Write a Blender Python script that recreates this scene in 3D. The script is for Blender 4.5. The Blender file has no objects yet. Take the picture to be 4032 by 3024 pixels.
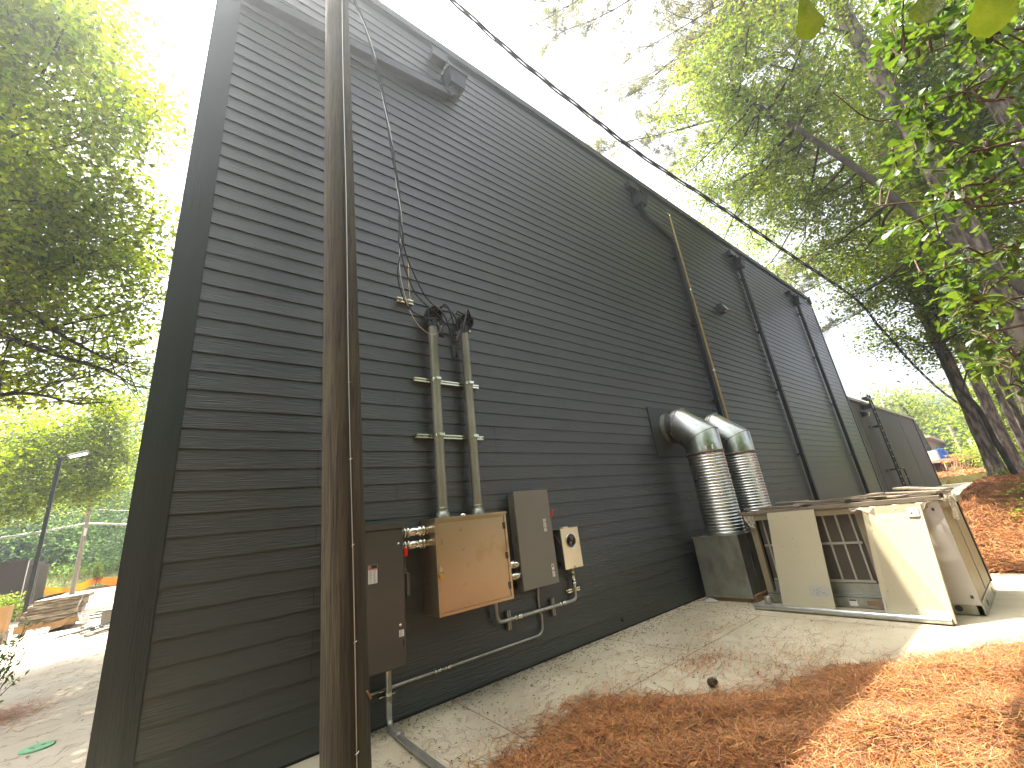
import bpy, math, random
import numpy as np
from mathutils import Vector, Matrix
random.seed(7); RNG = np.random.default_rng(11)
SC = bpy.context.scene; COL = SC.collection
R = math.radians
# ------------------------------------------------------------ camera
cd = bpy.data.cameras.new('camera'); cam = bpy.data.objects.new('camera', cd); COL.objects.link(cam)
cd.sensor_width = 36; cd.lens = 36 * 1633.4 / 4032; cd.clip_start = 0.05; cd.clip_end = 1500
M = Matrix(((0.78256081, -0.11088573, -0.61261973, 0), (-0.61229598, -0.31514416, -0.72510536, -4.4),
            (-0.1126597, 0.94254364, -0.31451436, 1.613), (0, 0, 0, 1)))
cam.matrix_world = M
SC.camera = cam
# ------------------------------------------------------------ light
SUN = Vector((-0.09, 0.28, 0.956)).normalized()
w = bpy.data.worlds.new('World'); SC.world = w; w.use_nodes = True
nt = w.node_tree; nt.nodes.clear()
sky = nt.nodes.new('ShaderNodeTexSky'); sky.sky_type = 'NISHITA'; sky.sun_disc = False
sky.sun_elevation = math.asin(SUN.z); sky.sun_rotation = math.atan2(SUN.x, SUN.y)
sky.air_density = 1.0; sky.dust_density = 7.0; sky.ozone_density = 0.6; sky.altitude = 100
bg = nt.nodes.new('ShaderNodeBackground'); bg.inputs[1].default_value = 0.13
wo = nt.nodes.new('ShaderNodeOutputWorld')
hz = nt.nodes.new('ShaderNodeHueSaturation'); hz.inputs['Saturation'].default_value = 0.38; hz.inputs['Value'].default_value = 1.15
nt.links.new(sky.outputs[0], hz.inputs['Color']); nt.links.new(hz.outputs[0], bg.inputs[0]); nt.links.new(bg.outputs[0], wo.inputs[0])
sd = bpy.data.lights.new('sun', 'SUN'); sd.energy = 5.0; sd.angle = R(0.53); sd.color = (1.0, 0.93, 0.80)
so = bpy.data.objects.new('sun', sd); COL.objects.link(so)
so.rotation_euler = SUN.to_track_quat('Z', 'Y').to_euler(); so.location = (0, 0, 40)
SC.view_settings.view_transform = 'Standard'; SC.view_settings.look = 'None'
SC.view_settings.exposure = 2.0; SC.view_settings.gamma = 1.0
SC.cycles.max_bounces = 8; SC.cycles.diffuse_bounces = 5; SC.cycles.transmission_bounces = 6
SC.cycles.transparent_max_bounces = 8

# ------------------------------------------------------------ materials
def P(name, col, rough=0.6, metal=0.0, col2=None, nscale=4.0, nstretch=(1, 1, 1), ndet=6, contrast=(0.35, 0.65),
      bump=0.0, bscale=40.0, bstretch=(1, 1, 1), spec=0.5, island=0.0, stains=None, trans=0.0, rvar=0.0, hue=0.0):
    m = bpy.data.materials.new(name); m.use_nodes = True; t = m.node_tree; N = t.nodes; L = t.links
    b = N['Principled BSDF']; out = N['Material Output']
    b.inputs['Base Color'].default_value = (*col, 1); b.inputs['Roughness'].default_value = rough
    b.inputs['Metallic'].default_value = metal; b.inputs['Specular IOR Level'].default_value = spec
    tc = N.new('ShaderNodeTexCoord')
    def noise(scale, stretch, det=6):
        mp = N.new('ShaderNodeMapping'); mp.inputs['Scale'].default_value = stretch
        L.new(tc.outputs['Object'], mp.inputs[0])
        n = N.new('ShaderNodeTexNoise'); n.inputs['Scale'].default_value = scale; n.inputs['Detail'].default_value = det
        L.new(mp.outputs[0], n.inputs['Vector']); return n
    cur = None
    if col2 is not None:
        n = noise(nscale, nstretch, ndet); r = N.new('ShaderNodeValToRGB')
        r.color_ramp.elements[0].position = contrast[0]; r.color_ramp.elements[1].position = contrast[1]
        r.color_ramp.elements[0].color = (*col, 1); r.color_ramp.elements[1].color = (*col2, 1)
        L.new(n.outputs[0], r.inputs[0]); cur = r.outputs[0]
        if rvar:
            mr = N.new('ShaderNodeMapRange'); mr.inputs[3].default_value = rough - rvar; mr.inputs[4].default_value = rough + rvar
            L.new(n.outputs[0], mr.inputs[0]); L.new(mr.outputs[0], b.inputs['Roughness'])
    if stains:
        for (sc_, st_, c_, lo, hi, amt) in stains:
            n = noise(sc_, st_, 8); r = N.new('ShaderNodeValToRGB')
            r.color_ramp.elements[0].position = lo; r.color_ramp.elements[1].position = hi
            r.color_ramp.elements[0].color = (0, 0, 0, 1); r.color_ramp.elements[1].color = (amt, amt, amt, 1)
            L.new(n.outputs[0], r.inputs[0])
            mx = N.new('ShaderNodeMixRGB'); mx.inputs[2].default_value = (*c_, 1)
            L.new(r.outputs[0], mx.inputs[0])
            if cur: L.new(cur, mx.inputs[1])
            else: mx.inputs[1].default_value = (*col, 1)
            cur = mx.outputs[0]
    if island:
        g = N.new('ShaderNodeNewGeometry'); h = N.new('ShaderNodeHueSaturation')
        mr = N.new('ShaderNodeMapRange'); mr.inputs[3].default_value = 1 - island; mr.inputs[4].default_value = 1 + island
        L.new(g.outputs['Random Per Island'], mr.inputs[0]); L.new(mr.outputs[0], h.inputs['Value'])
        if hue:
            m2 = N.new('ShaderNodeMath'); m2.operation = 'MULTIPLY'; m2.inputs[1].default_value = 7.31
            m3 = N.new('ShaderNodeMath'); m3.operation = 'FRACT'
            L.new(g.outputs['Random Per Island'], m2.inputs[0]); L.new(m2.outputs[0], m3.inputs[0])
            mh = N.new('ShaderNodeMapRange'); mh.inputs[3].default_value = 0.5 - hue; mh.inputs[4].default_value = 0.5 + hue
            L.new(m3.outputs[0], mh.inputs[0]); L.new(mh.outputs[0], h.inputs['Hue'])
        if cur: L.new(cur, h.inputs['Color'])
        else: h.inputs['Color'].default_value = (*col, 1)
        cur = h.outputs[0]
    if cur: L.new(cur, b.inputs['Base Color'])
    if bump:
        n = noise(bscale, bstretch, 5); bm_ = N.new('ShaderNodeBump'); bm_.inputs['Strength'].default_value = bump
        bm_.inputs['Distance'].default_value = 0.02
        L.new(n.outputs[0], bm_.inputs['Height']); L.new(bm_.outputs[0], b.inputs['Normal'])
    if trans:
        tr = N.new('ShaderNodeBsdfTranslucent'); mx = N.new('ShaderNodeMixShader'); mx.inputs[0].default_value = trans
        hs = N.new('ShaderNodeHueSaturation'); hs.inputs['Value'].default_value = 2.1; hs.inputs['Saturation'].default_value = 1.08; hs.inputs['Hue'].default_value = 0.492
        if cur: L.new(cur, hs.inputs['Color'])
        else: hs.inputs['Color'].default_value = (*col, 1)
        L.new(hs.outputs[0], tr.inputs[0]); L.new(b.outputs[0], mx.inputs[1]); L.new(tr.outputs[0], mx.inputs[2]); L.new(mx.outputs[0], out.inputs[0])
    return m

SIDING = P('siding_paint', (0.024, 0.028, 0.027), 0.38, col2=(0.033, 0.036, 0.034), nscale=0.5, nstretch=(1, 1, 3), island=0.10,
           bump=0.4, bscale=7, bstretch=(0.6, 1, 13), spec=0.85, stains=[(0.9, (1, 1, 2.0), (0.05, 0.047, 0.04), 0.55, 0.75, 0.35), (26, (0.25, 1, 6), (0.05, 0.052, 0.05), 0.55, 0.7, 0.3)])
TRIM = P('trim_paint', (0.024, 0.031, 0.030), 0.42, col2=(0.031, 0.038, 0.036), nscale=1.4, bump=0.2, bscale=9, bstretch=(12, 12, .5), stains=[(0.8, (1, 1, 1), (0.045, 0.044, 0.04), 0.5, 0.7, 0.4)])
COPING = P('coping_metal', (0.05, 0.05, 0.048), 0.5, 0.4)
STUCCO = P('stucco', (0.035, 0.037, 0.036), 0.7, col2=(0.055, 0.05, 0.042), nscale=0.7, bump=0.4, bscale=30, stains=[(1.5, (2, 2, .4), (0.09, 0.07, 0.05), 0.5, 0.75, 0.5)])
BLACKM = P('black_metal', (0.016, 0.018, 0.020), 0.38, 0.2, col2=(0.03, 0.032, 0.035), nscale=3)
CONC = P('concrete', (0.36, 0.305, 0.20), 0.85, col2=(0.45, 0.39, 0.27), nscale=1.3, bump=0.25, bscale=60,
         stains=[(0.55, (1, 1, 1), (0.25, 0.21, 0.15), 0.5, 0.72, 0.6), (7, (1, 1, 1), (0.24, 0.2, 0.14), 0.6, 0.74, 0.55), (45, (1, 1, 1), (0.22, 0.18, 0.13), 0.62, 0.72, 0.5)])
CONCL = P('yard_concrete', (0.36, 0.31, 0.23), 0.85, col2=(0.44, 0.39, 0.30), nscale=0.6, bump=0.2, bscale=40,
          stains=[(0.5, (1, 1, 1), (0.27, 0.2, 0.13), 0.5, 0.7, 0.6), (2.5, (1, 3, 1), (0.25, 0.17, 0.10), 0.58, 0.72, 0.6)])
CONCD = P('old_concrete', (0.22, 0.18, 0.13), 0.9, col2=(0.30, 0.26, 0.2), nscale=1.2, bump=0.3, bscale=20)
SOIL = P('soil_straw', (0.055, 0.024, 0.009), 0.95, col2=(0.12, 0.055, 0.02), nscale=9, bump=1.0, bscale=60, stains=[(30, (1, 1, 1), (0.10, 0.045, 0.018), 0.5, 0.65, 0.8)])
GRASSG = P('lawn_green', (0.10, 0.17, 0.035), 0.9, col2=(0.20, 0.26, 0.06), nscale=2, bump=0.8, bscale=30)
STRAW = P('straw', (0.28, 0.118, 0.034), 0.55, island=0.75, hue=0.018, trans=0.12)
TWIG = P('twig_litter', (0.13, 0.062, 0.028), 0.8, island=0.5)
LITTER = P('dead_leaf', (0.10, 0.065, 0.035), 0.8, island=0.6, hue=0.04)
POLEW = P('pole_wood', (0.03, 0.022, 0.011), 0.8, col2=(0.07, 0.053, 0.027), nscale=3, nstretch=(9, 9, 0.5), bump=0.9, bscale=9, bstretch=(6, 6, 0.3),
          stains=[(2.2, (1, 1, .35), (0.10, 0.10, 0.035), 0.5, 0.7, 0.5), (14, (3, 3, .25), (0.035, 0.018, 0.01), 0.58, 0.66, 0.9)])
BARK = P('pine_bark', (0.08, 0.063, 0.052), 0.9, col2=(0.26, 0.215, 0.18), nscale=6, nstretch=(1.6, 1.6, 0.45), contrast=(0.42, 0.6), bump=1.0, bscale=7, bstretch=(2, 2, 0.5), spec=0.1)
BARKG = P('grey_bark', (0.035, 0.03, 0.023), 0.9, col2=(0.085, 0.075, 0.058), nscale=5, nstretch=(1, 1, 0.4), bump=0.8, bscale=12, spec=0.1)
TWIGB = P('branch_bark', (0.06, 0.042, 0.03), 0.9, col2=(0.12, 0.08, 0.055), nscale=5, spec=0.1)
LEAFY = P('maple_leaf', (0.13, 0.175, 0.012), 0.45, island=0.6, hue=0.022, trans=0.55)
LEAFG = P('green_leaf', (0.15, 0.20, 0.032), 0.45, island=0.5, hue=0.03, trans=0.58)
LEAFD = P('dark_leaf', (0.09, 0.145, 0.045), 0.5, island=0.5, hue=0.025, trans=0.55)
LEAFO = P('oak_leaf', (0.05, 0.09, 0.012), 0.38, island=0.45, hue=0.02, trans=0.38)
LEAFN = P('near_leaf', (0.05, 0.075, 0.008), 0.4, island=0.3, trans=0.22, col2=(0.075, 0.10, 0.012), nscale=60, bump=.3, bscale=200)
NEED = P('pine_needle', (0.12, 0.125, 0.04), 0.5, island=0.4, hue=0.05, trans=0.45)
GALV = P('galvanised', (0.50, 0.51, 0.47), 0.30, 1.0, col2=(0.60, 0.60, 0.56), nscale=5, rvar=0.08, stains=[(6, (1, 1, 1), (0.30, 0.30, 0.27), 0.55, 0.7, 0.6)])
GALVD = P('dusty_galvanised', (0.33, 0.34, 0.29), 0.42, 0.85, col2=(0.42, 0.42, 0.36), nscale=4, rvar=0.1, stains=[(5, (1, 1, .5), (0.22, 0.18, 0.12), 0.5, 0.68, 0.6)])
COND = P('conduit', (0.32, 0.31, 0.25), 0.45, 0.55, col2=(0.22, 0.225, 0.17), nscale=3, nstretch=(1, 1, .4), bump=0.15, bscale=30, stains=[(18, (1, 1, 1), (0.20, 0.19, 0.12), 0.6, 0.7, 0.5)])
COND2 = P('conduit_small', (0.34, 0.33, 0.29), 0.4, 0.8, col2=(0.45, 0.43, 0.38), nscale=8)
BRIGHT = P('bright_zinc', (0.72, 0.70, 0.60), 0.22, 1.0)
GREYP = P('grey_enamel', (0.175, 0.16, 0.13), 0.38, 0.0, col2=(0.185, 0.17, 0.14), nscale=1.5, bump=0.05, bscale=120)
GREYP2 = P('grey_enamel_dark', (0.082, 0.077, 0.064), 0.30, 0.15, col2=(0.09, 0.085, 0.072), nscale=1.5, bump=0.05, bscale=120)
BRUSH = P('raw_steel', (0.52, 0.41, 0.27), 0.36, 0.9, col2=(0.56, 0.46, 0.32), nscale=1.6, rvar=0.08,
          stains=[(3.2, (1, 1, 1), (0.42, 0.27, 0.14), 0.58, 0.72, 0.75), (11, (1, 1, 1), (0.30, 0.18, 0.09), 0.64, 0.72, 0.6)])
ALU = P('meter_steel', (0.72, 0.66, 0.52), 0.33, 0.85, col2=(0.78, 0.72, 0.60), nscale=2, stains=[(9, (1, 1, 1), (0.45, 0.30, 0.16), 0.62, 0.75, 0.7)])
RED = P('red_plastic', (0.62, 0.012, 0.012), 0.35)
BRASS = P('brass', (0.70, 0.45, 0.10), 0.35, 1.0)
PAPER = P('label_white', (0.75, 0.73, 0.68), 0.6)
INK = P('label_black', (0.02, 0.02, 0.02), 0.6)
INKG = P('label_grey', (0.30, 0.29, 0.27), 0.6)
INKR = P('label_red', (0.55, 0.05, 0.03), 0.6)
RUBBER = P('cable_rubber', (0.018, 0.018, 0.018), 0.35)
ALUW = P('bare_wire', (0.55, 0.54, 0.50), 0.4, 0.9)
GASY = P('gas_pipe_yellow', (0.48, 0.33, 0.10), 0.5, col2=(0.40, 0.28, 0.10), nscale=3, nstretch=(1, 1, .4))
CREAM = P('cream_enamel', (0.45, 0.395, 0.26), 0.42, col2=(0.48, 0.43, 0.295), nscale=1.5, bump=0.05, bscale=60, stains=[(16, (1, 1, 1), (0.36, 0.30, 0.20), 0.66, 0.74, 0.7)])
WHITEP = P('white_panel', (0.40, 0.37, 0.32), 0.45, col2=(0.44, 0.41, 0.36), nscale=2)
BEIGEF = P('beige_frame', (0.25, 0.205, 0.12), 0.5, col2=(0.28, 0.23, 0.14), nscale=3, stains=[(9, (1, 1, .4), (0.2, 0.14, 0.08), 0.58, 0.7, 0.7)])
COIL = P('coil_fins', (0.14, 0.12, 0.09), 0.6, 0.3)
GUARD = P('coil_guard', (0.42, 0.38, 0.30), 0.5, 0.2)
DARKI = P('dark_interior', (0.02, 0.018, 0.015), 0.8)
BOARD = P('weathered_board', (0.13, 0.10, 0.07), 0.85, col2=(0.22, 0.18, 0.13), nscale=5, nstretch=(4, .5, 4), bump=0.4, bscale=20, bstretch=(4, .5, 4), island=0.25)
PLYW = P('bare_timber', (0.30, 0.18, 0.09), 0.8, col2=(0.22, 0.12, 0.06), nscale=4)
CARD = P('cardboard', (0.42, 0.25, 0.11), 0.8, col2=(0.36, 0.21, 0.09), nscale=3, island=0.25)
WRAP = P('packed_goods', (0.12, 0.09, 0.06), 0.6, col2=(0.34, 0.29, 0.22), nscale=4, nstretch=(1, 3, 6), contrast=(.45, .6), bump=0.5, bscale=12, island=0.2)
BRICKD = P('dark_brick', (0.055, 0.048, 0.045), 0.85, col2=(0.085, 0.07, 0.062), nscale=9, nstretch=(1, 1, 5))
ORANGE = P('orange_netting', (0.90, 0.30, 0.04), 0.6, trans=0.4)
STONEM = P('mossy_stone', (0.16, 0.15, 0.05), 0.95, col2=(0.24, 0.24, 0.07), nscale=3, bump=0.8, bscale=8)
WHW = P('warehouse_wall', (0.55, 0.47, 0.33), 0.8, col2=(0.46, 0.38, 0.26), nscale=.3)
BLUE = P('blue_plastic', (0.02, 0.10, 0.42), 0.5)
GREENL = P('green_lid', (0.10, 0.30, 0.14), 0.6, col2=(0.14, 0.34, 0.18), nscale=8)
CONE = P('pine_cone', (0.09, 0.055, 0.03), 0.8, island=0.4)
YLEAF = P('yellow_leaf', (0.55, 0.45, 0.16), 0.6, island=0.3)
WHITE = P('white_paint', (0.8, 0.8, 0.78), 0.5)
def plastic():
    m = bpy.data.materials.new('clear_film'); m.use_nodes = True; t = m.node_tree; N = t.nodes
    b = N['Principled BSDF']; b.inputs['Base Color'].default_value = (0.75, 0.70, 0.6, 1); b.inputs['Roughness'].default_value = 0.22
    tr = N.new('ShaderNodeBsdfTransparent'); tr.inputs[0].default_value = (0.95, 0.93, 0.88, 1)
    mx = N.new('ShaderNodeMixShader'); n = N.new('ShaderNodeTexNoise'); n.inputs['Scale'].default_value = 9
    mr = N.new('ShaderNodeMapRange'); mr.inputs[1].default_value = .3; mr.inputs[2].default_value = .7; mr.inputs[3].default_value = .25; mr.inputs[4].default_value = .75
    t.links.new(n.outputs[0], mr.inputs[0]); t.links.new(mr.outputs[0], mx.inputs[0])
    t.links.new(tr.outputs[0], mx.inputs[1]); t.links.new(b.outputs[0], mx.inputs[2]); t.links.new(mx.outputs[0], N['Material Output'].inputs[0])
    bm_ = N.new('ShaderNodeBump'); bm_.inputs['Strength'].default_value = .6; t.links.new(n.outputs[0], bm_.inputs['Height']); t.links.new(bm_.outputs[0], b.inputs['Normal'])
    return m
FILM = plastic()
def glass():
    m = bpy.data.materials.new('meter_glass'); m.use_nodes = True; b = m.node_tree.nodes['Principled BSDF']
    b.inputs['Base Color'].default_value = (0.9, 0.9, 0.88, 1); b.inputs['Roughness'].default_value = 0.03; b.inputs['Transmission Weight'].default_value = 1.0
    return m
GLASS = glass()
def lampglass():
    m = bpy.data.materials.new('lit_lamp'); m.use_nodes = True; b = m.node_tree.nodes['Principled BSDF']
    b.inputs['Base Color'].default_value = (0.9, 0.9, 0.9, 1); b.inputs['Emission Color'].default_value = (1, .97, .9, 1); b.inputs['Emission Strength'].default_value = 3.0
    return m
LAMP = lampglass()

# ------------------------------------------------------------ mesh helpers
LOC = {}
def rootloc(o):
    while o.parent: o = o.parent
    return LOC.get(o.name, Vector((0, 0, 0)))
def meta(o, label, cat, group=None, kind=None):
    if label: o['label'] = label
    if cat: o['category'] = cat
    if group: o['group'] = group
    if kind: o['kind'] = kind
def thing(name, label, cat, loc, group=None):
    o = bpy.data.objects.new(name, None); COL.objects.link(o); o.location = loc; LOC[o.name] = Vector(loc); o.empty_display_size = .1
    meta(o, label, cat, group); return o
class MB:
    def __init__(s): s.v = []; s.f = []; s.sm = []
    def add(s, vs, fs, smooth=False):
        n = len(s.v); s.v += [tuple(p) for p in vs]; s.f += [tuple(i + n for i in f) for f in fs]; s.sm += [smooth] * len(fs); return s
    def box(s, x0, x1, y0, y1, z0, z1, b=0.0):
        if b: return s.bbox(Vector(((x0 + x1) / 2, (y0 + y1) / 2, (z0 + z1) / 2)), Vector((abs(x1 - x0) / 2, 0, 0)), Vector((0, abs(y1 - y0) / 2, 0)), Vector((0, 0, abs(z1 - z0) / 2)), b)
        return s.obox(Vector(((x0 + x1) / 2, (y0 + y1) / 2, (z0 + z1) / 2)), Vector(((x1 - x0) / 2, 0, 0)), Vector((0, (y1 - y0) / 2, 0)), Vector((0, 0, (z1 - z0) / 2)))
    def obox(s, c, a, b, d):
        c, a, b, d = Vector(c), Vector(a), Vector(b), Vector(d)
        vs = [c + i * a + j * b + k * d for i in (-1, 1) for j in (-1, 1) for k in (-1, 1)]
        return s.add(vs, [(0, 1, 3, 2), (4, 6, 7, 5), (0, 4, 5, 1), (2, 3, 7, 6), (0, 2, 6, 4), (1, 5, 7, 3)])
    def bbox(s, c, a, b, d, r):   # box with chamfered edges
        import bmesh
        bm = bmesh.new(); g = bmesh.ops.create_cube(bm, size=2)
        c = Vector(c); 
        for v in bm.verts: v.co = c + v.co.x * a + v.co.y * b + v.co.z * d
        bmesh.ops.bevel(bm, geom=bm.edges[:], offset=r, segments=2, affect='EDGES', profile=.5)
        bm.verts.index_update(); s.add([v.co[:] for v in bm.verts], [[v.index for v in f.verts] for f in bm.faces]); bm.free(); return s
    def tube(s, pts, r, n=12, caps=True, smooth=True, jit=0):
        pts = [Vector(p) for p in pts]; m = len(pts); rr = r if isinstance(r, (list, tuple)) else [r] * m
        T = []
        for i in range(m):
            a = (pts[i] - pts[i - 1]).normalized() if i > 0 else None; b = (pts[i + 1] - pts[i]).normalized() if i < m - 1 else None
            T.append(((a + b) if (a and b) else (a or b)).normalized())
        up = Vector((0, 0, 1)) if abs(T[0].z) < .9 else Vector((1, 0, 0))
        u = T[0].cross(up).normalized(); vs = []
        for i in range(m):
            u = (u - T[i] * u.dot(T[i])).normalized(); vv = T[i].cross(u)
            k = 1.0
            if 0 < i < m - 1:
                k = 1.0 / max(.3, math.cos((pts[i] - pts[i - 1]).angle(pts[i + 1] - pts[i], 0) / 2))
                e = ((pts[i + 1] - pts[i]).normalized() - (pts[i] - pts[i - 1]).normalized())
                e = e.normalized() if e.length > 1e-4 else None
            else: e = None
            for j in range(n):
                a = 2 * math.pi * j / n; q = (u * math.cos(a) + vv * math.sin(a)) * rr[i]
                if jit: q *= 1 + random.uniform(-jit, jit)
                if e is not None: q += e * q.dot(e) * (k - 1)
                vs.append(pts[i] + q)
        fs = [(i * n + j, i * n + (j + 1) % n, (i + 1) * n + (j + 1) % n, (i + 1) * n + j) for i in range(m - 1) for j in range(n)]
        s.add(vs, fs, smooth)
        if caps: s.add([vs[j] for j in range(n)][::-1], [tuple(range(n))]); s.add([vs[(m - 1) * n + j] for j in range(n)], [tuple(range(n))])
        return s
    def lathe(s, c, axis, prof, n=24, smooth=True):   # prof = [(distance along axis, radius)]
        c = Vector(c); ax = Vector(axis).normalized(); up = Vector((0, 0, 1)) if abs(ax.z) < .9 else Vector((1, 0, 0))
        u = ax.cross(up).normalized(); v = ax.cross(u)
        vs = [c + ax * h + (u * math.cos(2 * math.pi * j / n) + v * math.sin(2 * math.pi * j / n)) * r for h, r in prof for j in range(n)]
        fs = [(i * n + j, i * n + (j + 1) % n, (i + 1) * n + (j + 1) % n, (i + 1) * n + j) for i in range(len(prof) - 1) for j in range(n)]
        s.add(vs, fs, smooth)
        for i in (0, len(prof) - 1):
            if prof[i][1] > 1e-4: s.add([vs[i * n + j] for j in range(n)], [tuple(range(n))])
        return s
    def quad(s, a, b, c, d): return s.add([a, b, c, d], [(0, 1, 2, 3)])
    def prism(s, poly, z0, z1):
        n = len(poly); vs = [(x, y, z0) for x, y in poly] + [(x, y, z1) for x, y in poly]
        return s.add(vs, [tuple(range(n))[::-1], tuple(range(n, 2 * n))] + [(i, (i + 1) % n, n + (i + 1) % n, n + i) for i in range(n)])
    def build(s, name, mat, parent=None, loc=None, label=None, cat=None, group=None, kind=None):
        me = bpy.data.meshes.new(name); off = rootloc(parent) if parent else Vector(loc or (0, 0, 0))
        me.from_pydata([(p[0] - off.x, p[1] - off.y, p[2] - off.z) for p in s.v], [], s.f)
        me.polygons.foreach_set('use_smooth', s.sm); me.update(); me.materials.append(mat)
        o = bpy.data.objects.new(name, me); COL.objects.link(o)
        if parent: o.parent = parent
        else: o.location = off; LOC[o.name] = off
        meta(o, label, cat, group, kind); return o
def npmesh(name, V, F, k, mat, parent=None, loc=(0, 0, 0), label=None, cat=None, group=None, kind=None, smooth=False):
    off = np.array(rootloc(parent) if parent else loc, float); V = np.asarray(V, float).reshape(-1, 3) - off; F = np.asarray(F, np.int32).reshape(-1, k)
    me = bpy.data.meshes.new(name); me.vertices.add(len(V)); me.vertices.foreach_set('co', V.ravel().astype(np.float32))
    me.loops.add(F.size); me.loops.foreach_set('vertex_index', F.ravel()); me.polygons.add(len(F))
    me.polygons.foreach_set('loop_start', np.arange(0, F.size, k, dtype=np.int32)); me.polygons.foreach_set('loop_total', np.full(len(F), k, np.int32))
    me.polygons.foreach_set('use_smooth', np.full(len(F), smooth)); me.update(calc_edges=True); me.validate(); me.materials.append(mat)
    o = bpy.data.objects.new(name, me); COL.objects.link(o)
    if parent: o.parent = parent
    else: o.location = loc; LOC[o.name] = Vector(loc)
    meta(o, label, cat, group, kind); return o
def V3(*a): return Vector(a)
def arc(c, a0, a1, r, n, f):   # points on an arc; f maps (cos, sin) to 3D offset
    return [V3(*c) + f(math.cos(a0 + (a1 - a0) * i / n), math.sin(a0 + (a1 - a0) * i / n)) * r for i in range(n + 1)]
def smooth_path(pts, k=8):
    pts = [V3(*p) for p in pts]; q = [pts[0] * 2 - pts[1]] + pts + [pts[-1] * 2 - pts[-2]]; out = []
    for i in range(1, len(q) - 2):
        for j in range(k):
            t = j / k; a, b, c, d = q[i - 1], q[i], q[i + 1], q[i + 2]
            out.append(0.5 * ((2 * b) + (c - a) * t + (2 * a - 5 * b + 4 * c - d) * t * t + (3 * b - a - 3 * c + d) * t ** 3))
    return out + [pts[-1]]
def fillet(pts, r, n=6):
    pts = [V3(*p) for p in pts]; out = [pts[0]]
    for i in range(1, len(pts) - 1):
        a, b, c = pts[i - 1], pts[i], pts[i + 1]; d1 = (a - b); d2 = (c - b); rr = min(r, d1.length * .49, d2.length * .49)
        p1 = b + d1.normalized() * rr; p2 = b + d2.normalized() * rr
        for j in range(n + 1): t = j / n; out.append(p1 * (1 - t) ** 2 + b * 2 * t * (1 - t) + p2 * t * t)
    return out + [pts[-1]]

# ------------------------------------------------------------ terrain
def ss(a, b, x): t = np.clip((x - a) / (b - a), 0, 1); return t * t * (3 - 2 * t)
def H(x, y):
    x = np.asarray(x, float); y = np.asarray(y, float)
    path = 0.75 * ss(10, 32, x)
    bank = 1.25 * ss(10.2, 17.5, x + 0.5 * (y + 4)) * ss(-1.7, -3.3, y) + 0.15 * ss(-4, -9, y) * ss(10, 14, x)
    r = np.maximum(path, bank)
    r = np.where(x > 39.8, np.maximum(r, 1.15 + 0.025 * (x - 40)), r)
    r = np.where(x > 50, np.maximum(r, 2.2 + 0.04 * (x - 50) * (x < 90) + 1.6 * (x >= 90) + .01 * np.maximum(0, x - 90)), r)
    mul = 0
    left = 0.4 * ss(30, 44, y) + 0.75 * ss(44.5, 51, y) + 0.9 * ss(52, 75, y)
    r = np.where(y > 14, np.maximum(left, np.where(x > 20, r, 0)), r + mul)
    return r
xs = np.concatenate([np.arange(-400, -40, 30), np.arange(-40, -4, 3), np.arange(-4, 12, .5), np.arange(12, 60, .75), np.arange(60, 130, 5), np.arange(130, 500, 30)])
ys = np.concatenate([np.arange(-300, -30, 30), np.arange(-30, -8, 2), np.arange(-8, 3, .4), np.arange(3, 60, 1.5), np.arange(60, 100, 4), np.arange(100, 500, 30)])
def sheet(name, xs, ys, z, mat, kind='structure', mask=None):
    X, Y = np.meshgrid(xs, ys, indexing='ij'); Z = H(X, Y) + z; V = np.stack([X, Y, Z], -1).reshape(-1, 3); n = len(ys)
    I, J = np.meshgrid(np.arange(len(xs) - 1), np.arange(n - 1), indexing='ij'); a = (I * n + J).ravel()
    if mask is not None: a = a[mask(X[:-1, :-1].ravel() + 1e-3, Y[:-1, :-1].ravel() + 1e-3)]
    F = np.stack([a, a + n, a + n + 1, a + 1], 1); return npmesh(name, V, F, 4, mat, kind=kind, smooth=True)
sheet('ground', xs, ys, -0.03, SOIL)
slab = [(-0.3, 0.3), (-0.3, -1.0), (-.5, -1.36), (1.2, -1.36), (2.9, -1.37), (3.85, -2.16), (4.55, -2.68), (5.4, -3.1), (6.4, -3.9), (7.4, -6.5), (10.1, -6.5), (10.3, -3.9), (10.35, -2.9), (11.2, -2.4), (11.2, 0.3)]
# concrete slab cut in panels by narrow control joints
mb = MB(); mb.prism(slab, -0.12, 0.0)
mb.build('concrete_pad', CONC, kind='structure')
mb = MB()
for a, b in (((2.43, -.02), (2.38, -1.3)), ((6.6, -1.31), (2.6, -1.31)), ((4.77, -.05), (4.83, -1.31)), ((6.62, -.05), (6.6, -3.6)), ((4.83, -1.31), (4.8, -2.8)), ((9.0, -.05), (9.0, -6))):
    a, b = V3(*a, .002), V3(*b, .002); t = (b - a).normalized(); nrm = V3(-t.y, t.x, 0) * .004
    mb.quad(a - nrm, a + nrm, b + nrm, b - nrm)
mb.build('slab_joint_lines', TWIG, kind='structure')
sheet('path', np.arange(11.1, 39.6, .95), np.array([-1.9, -1.2, -.6, 0.3]), 0.012, CONC)
sheet('yard_concrete', np.linspace(-30, -0.15, 26), np.arange(0.3, 44.5, 1.3), 0.0, CONCL)
mb = MB(); mb.box(-30, -.31, -.9, .3, -.1, -.004); mb.build('yard_apron', CONCL, kind='structure')
sheet('lawn', np.arange(-120, 20, 4.), np.concatenate([np.arange(46, 60, 1.), np.arange(60, 110, 5.)]), 0.02, GRASSG)

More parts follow.
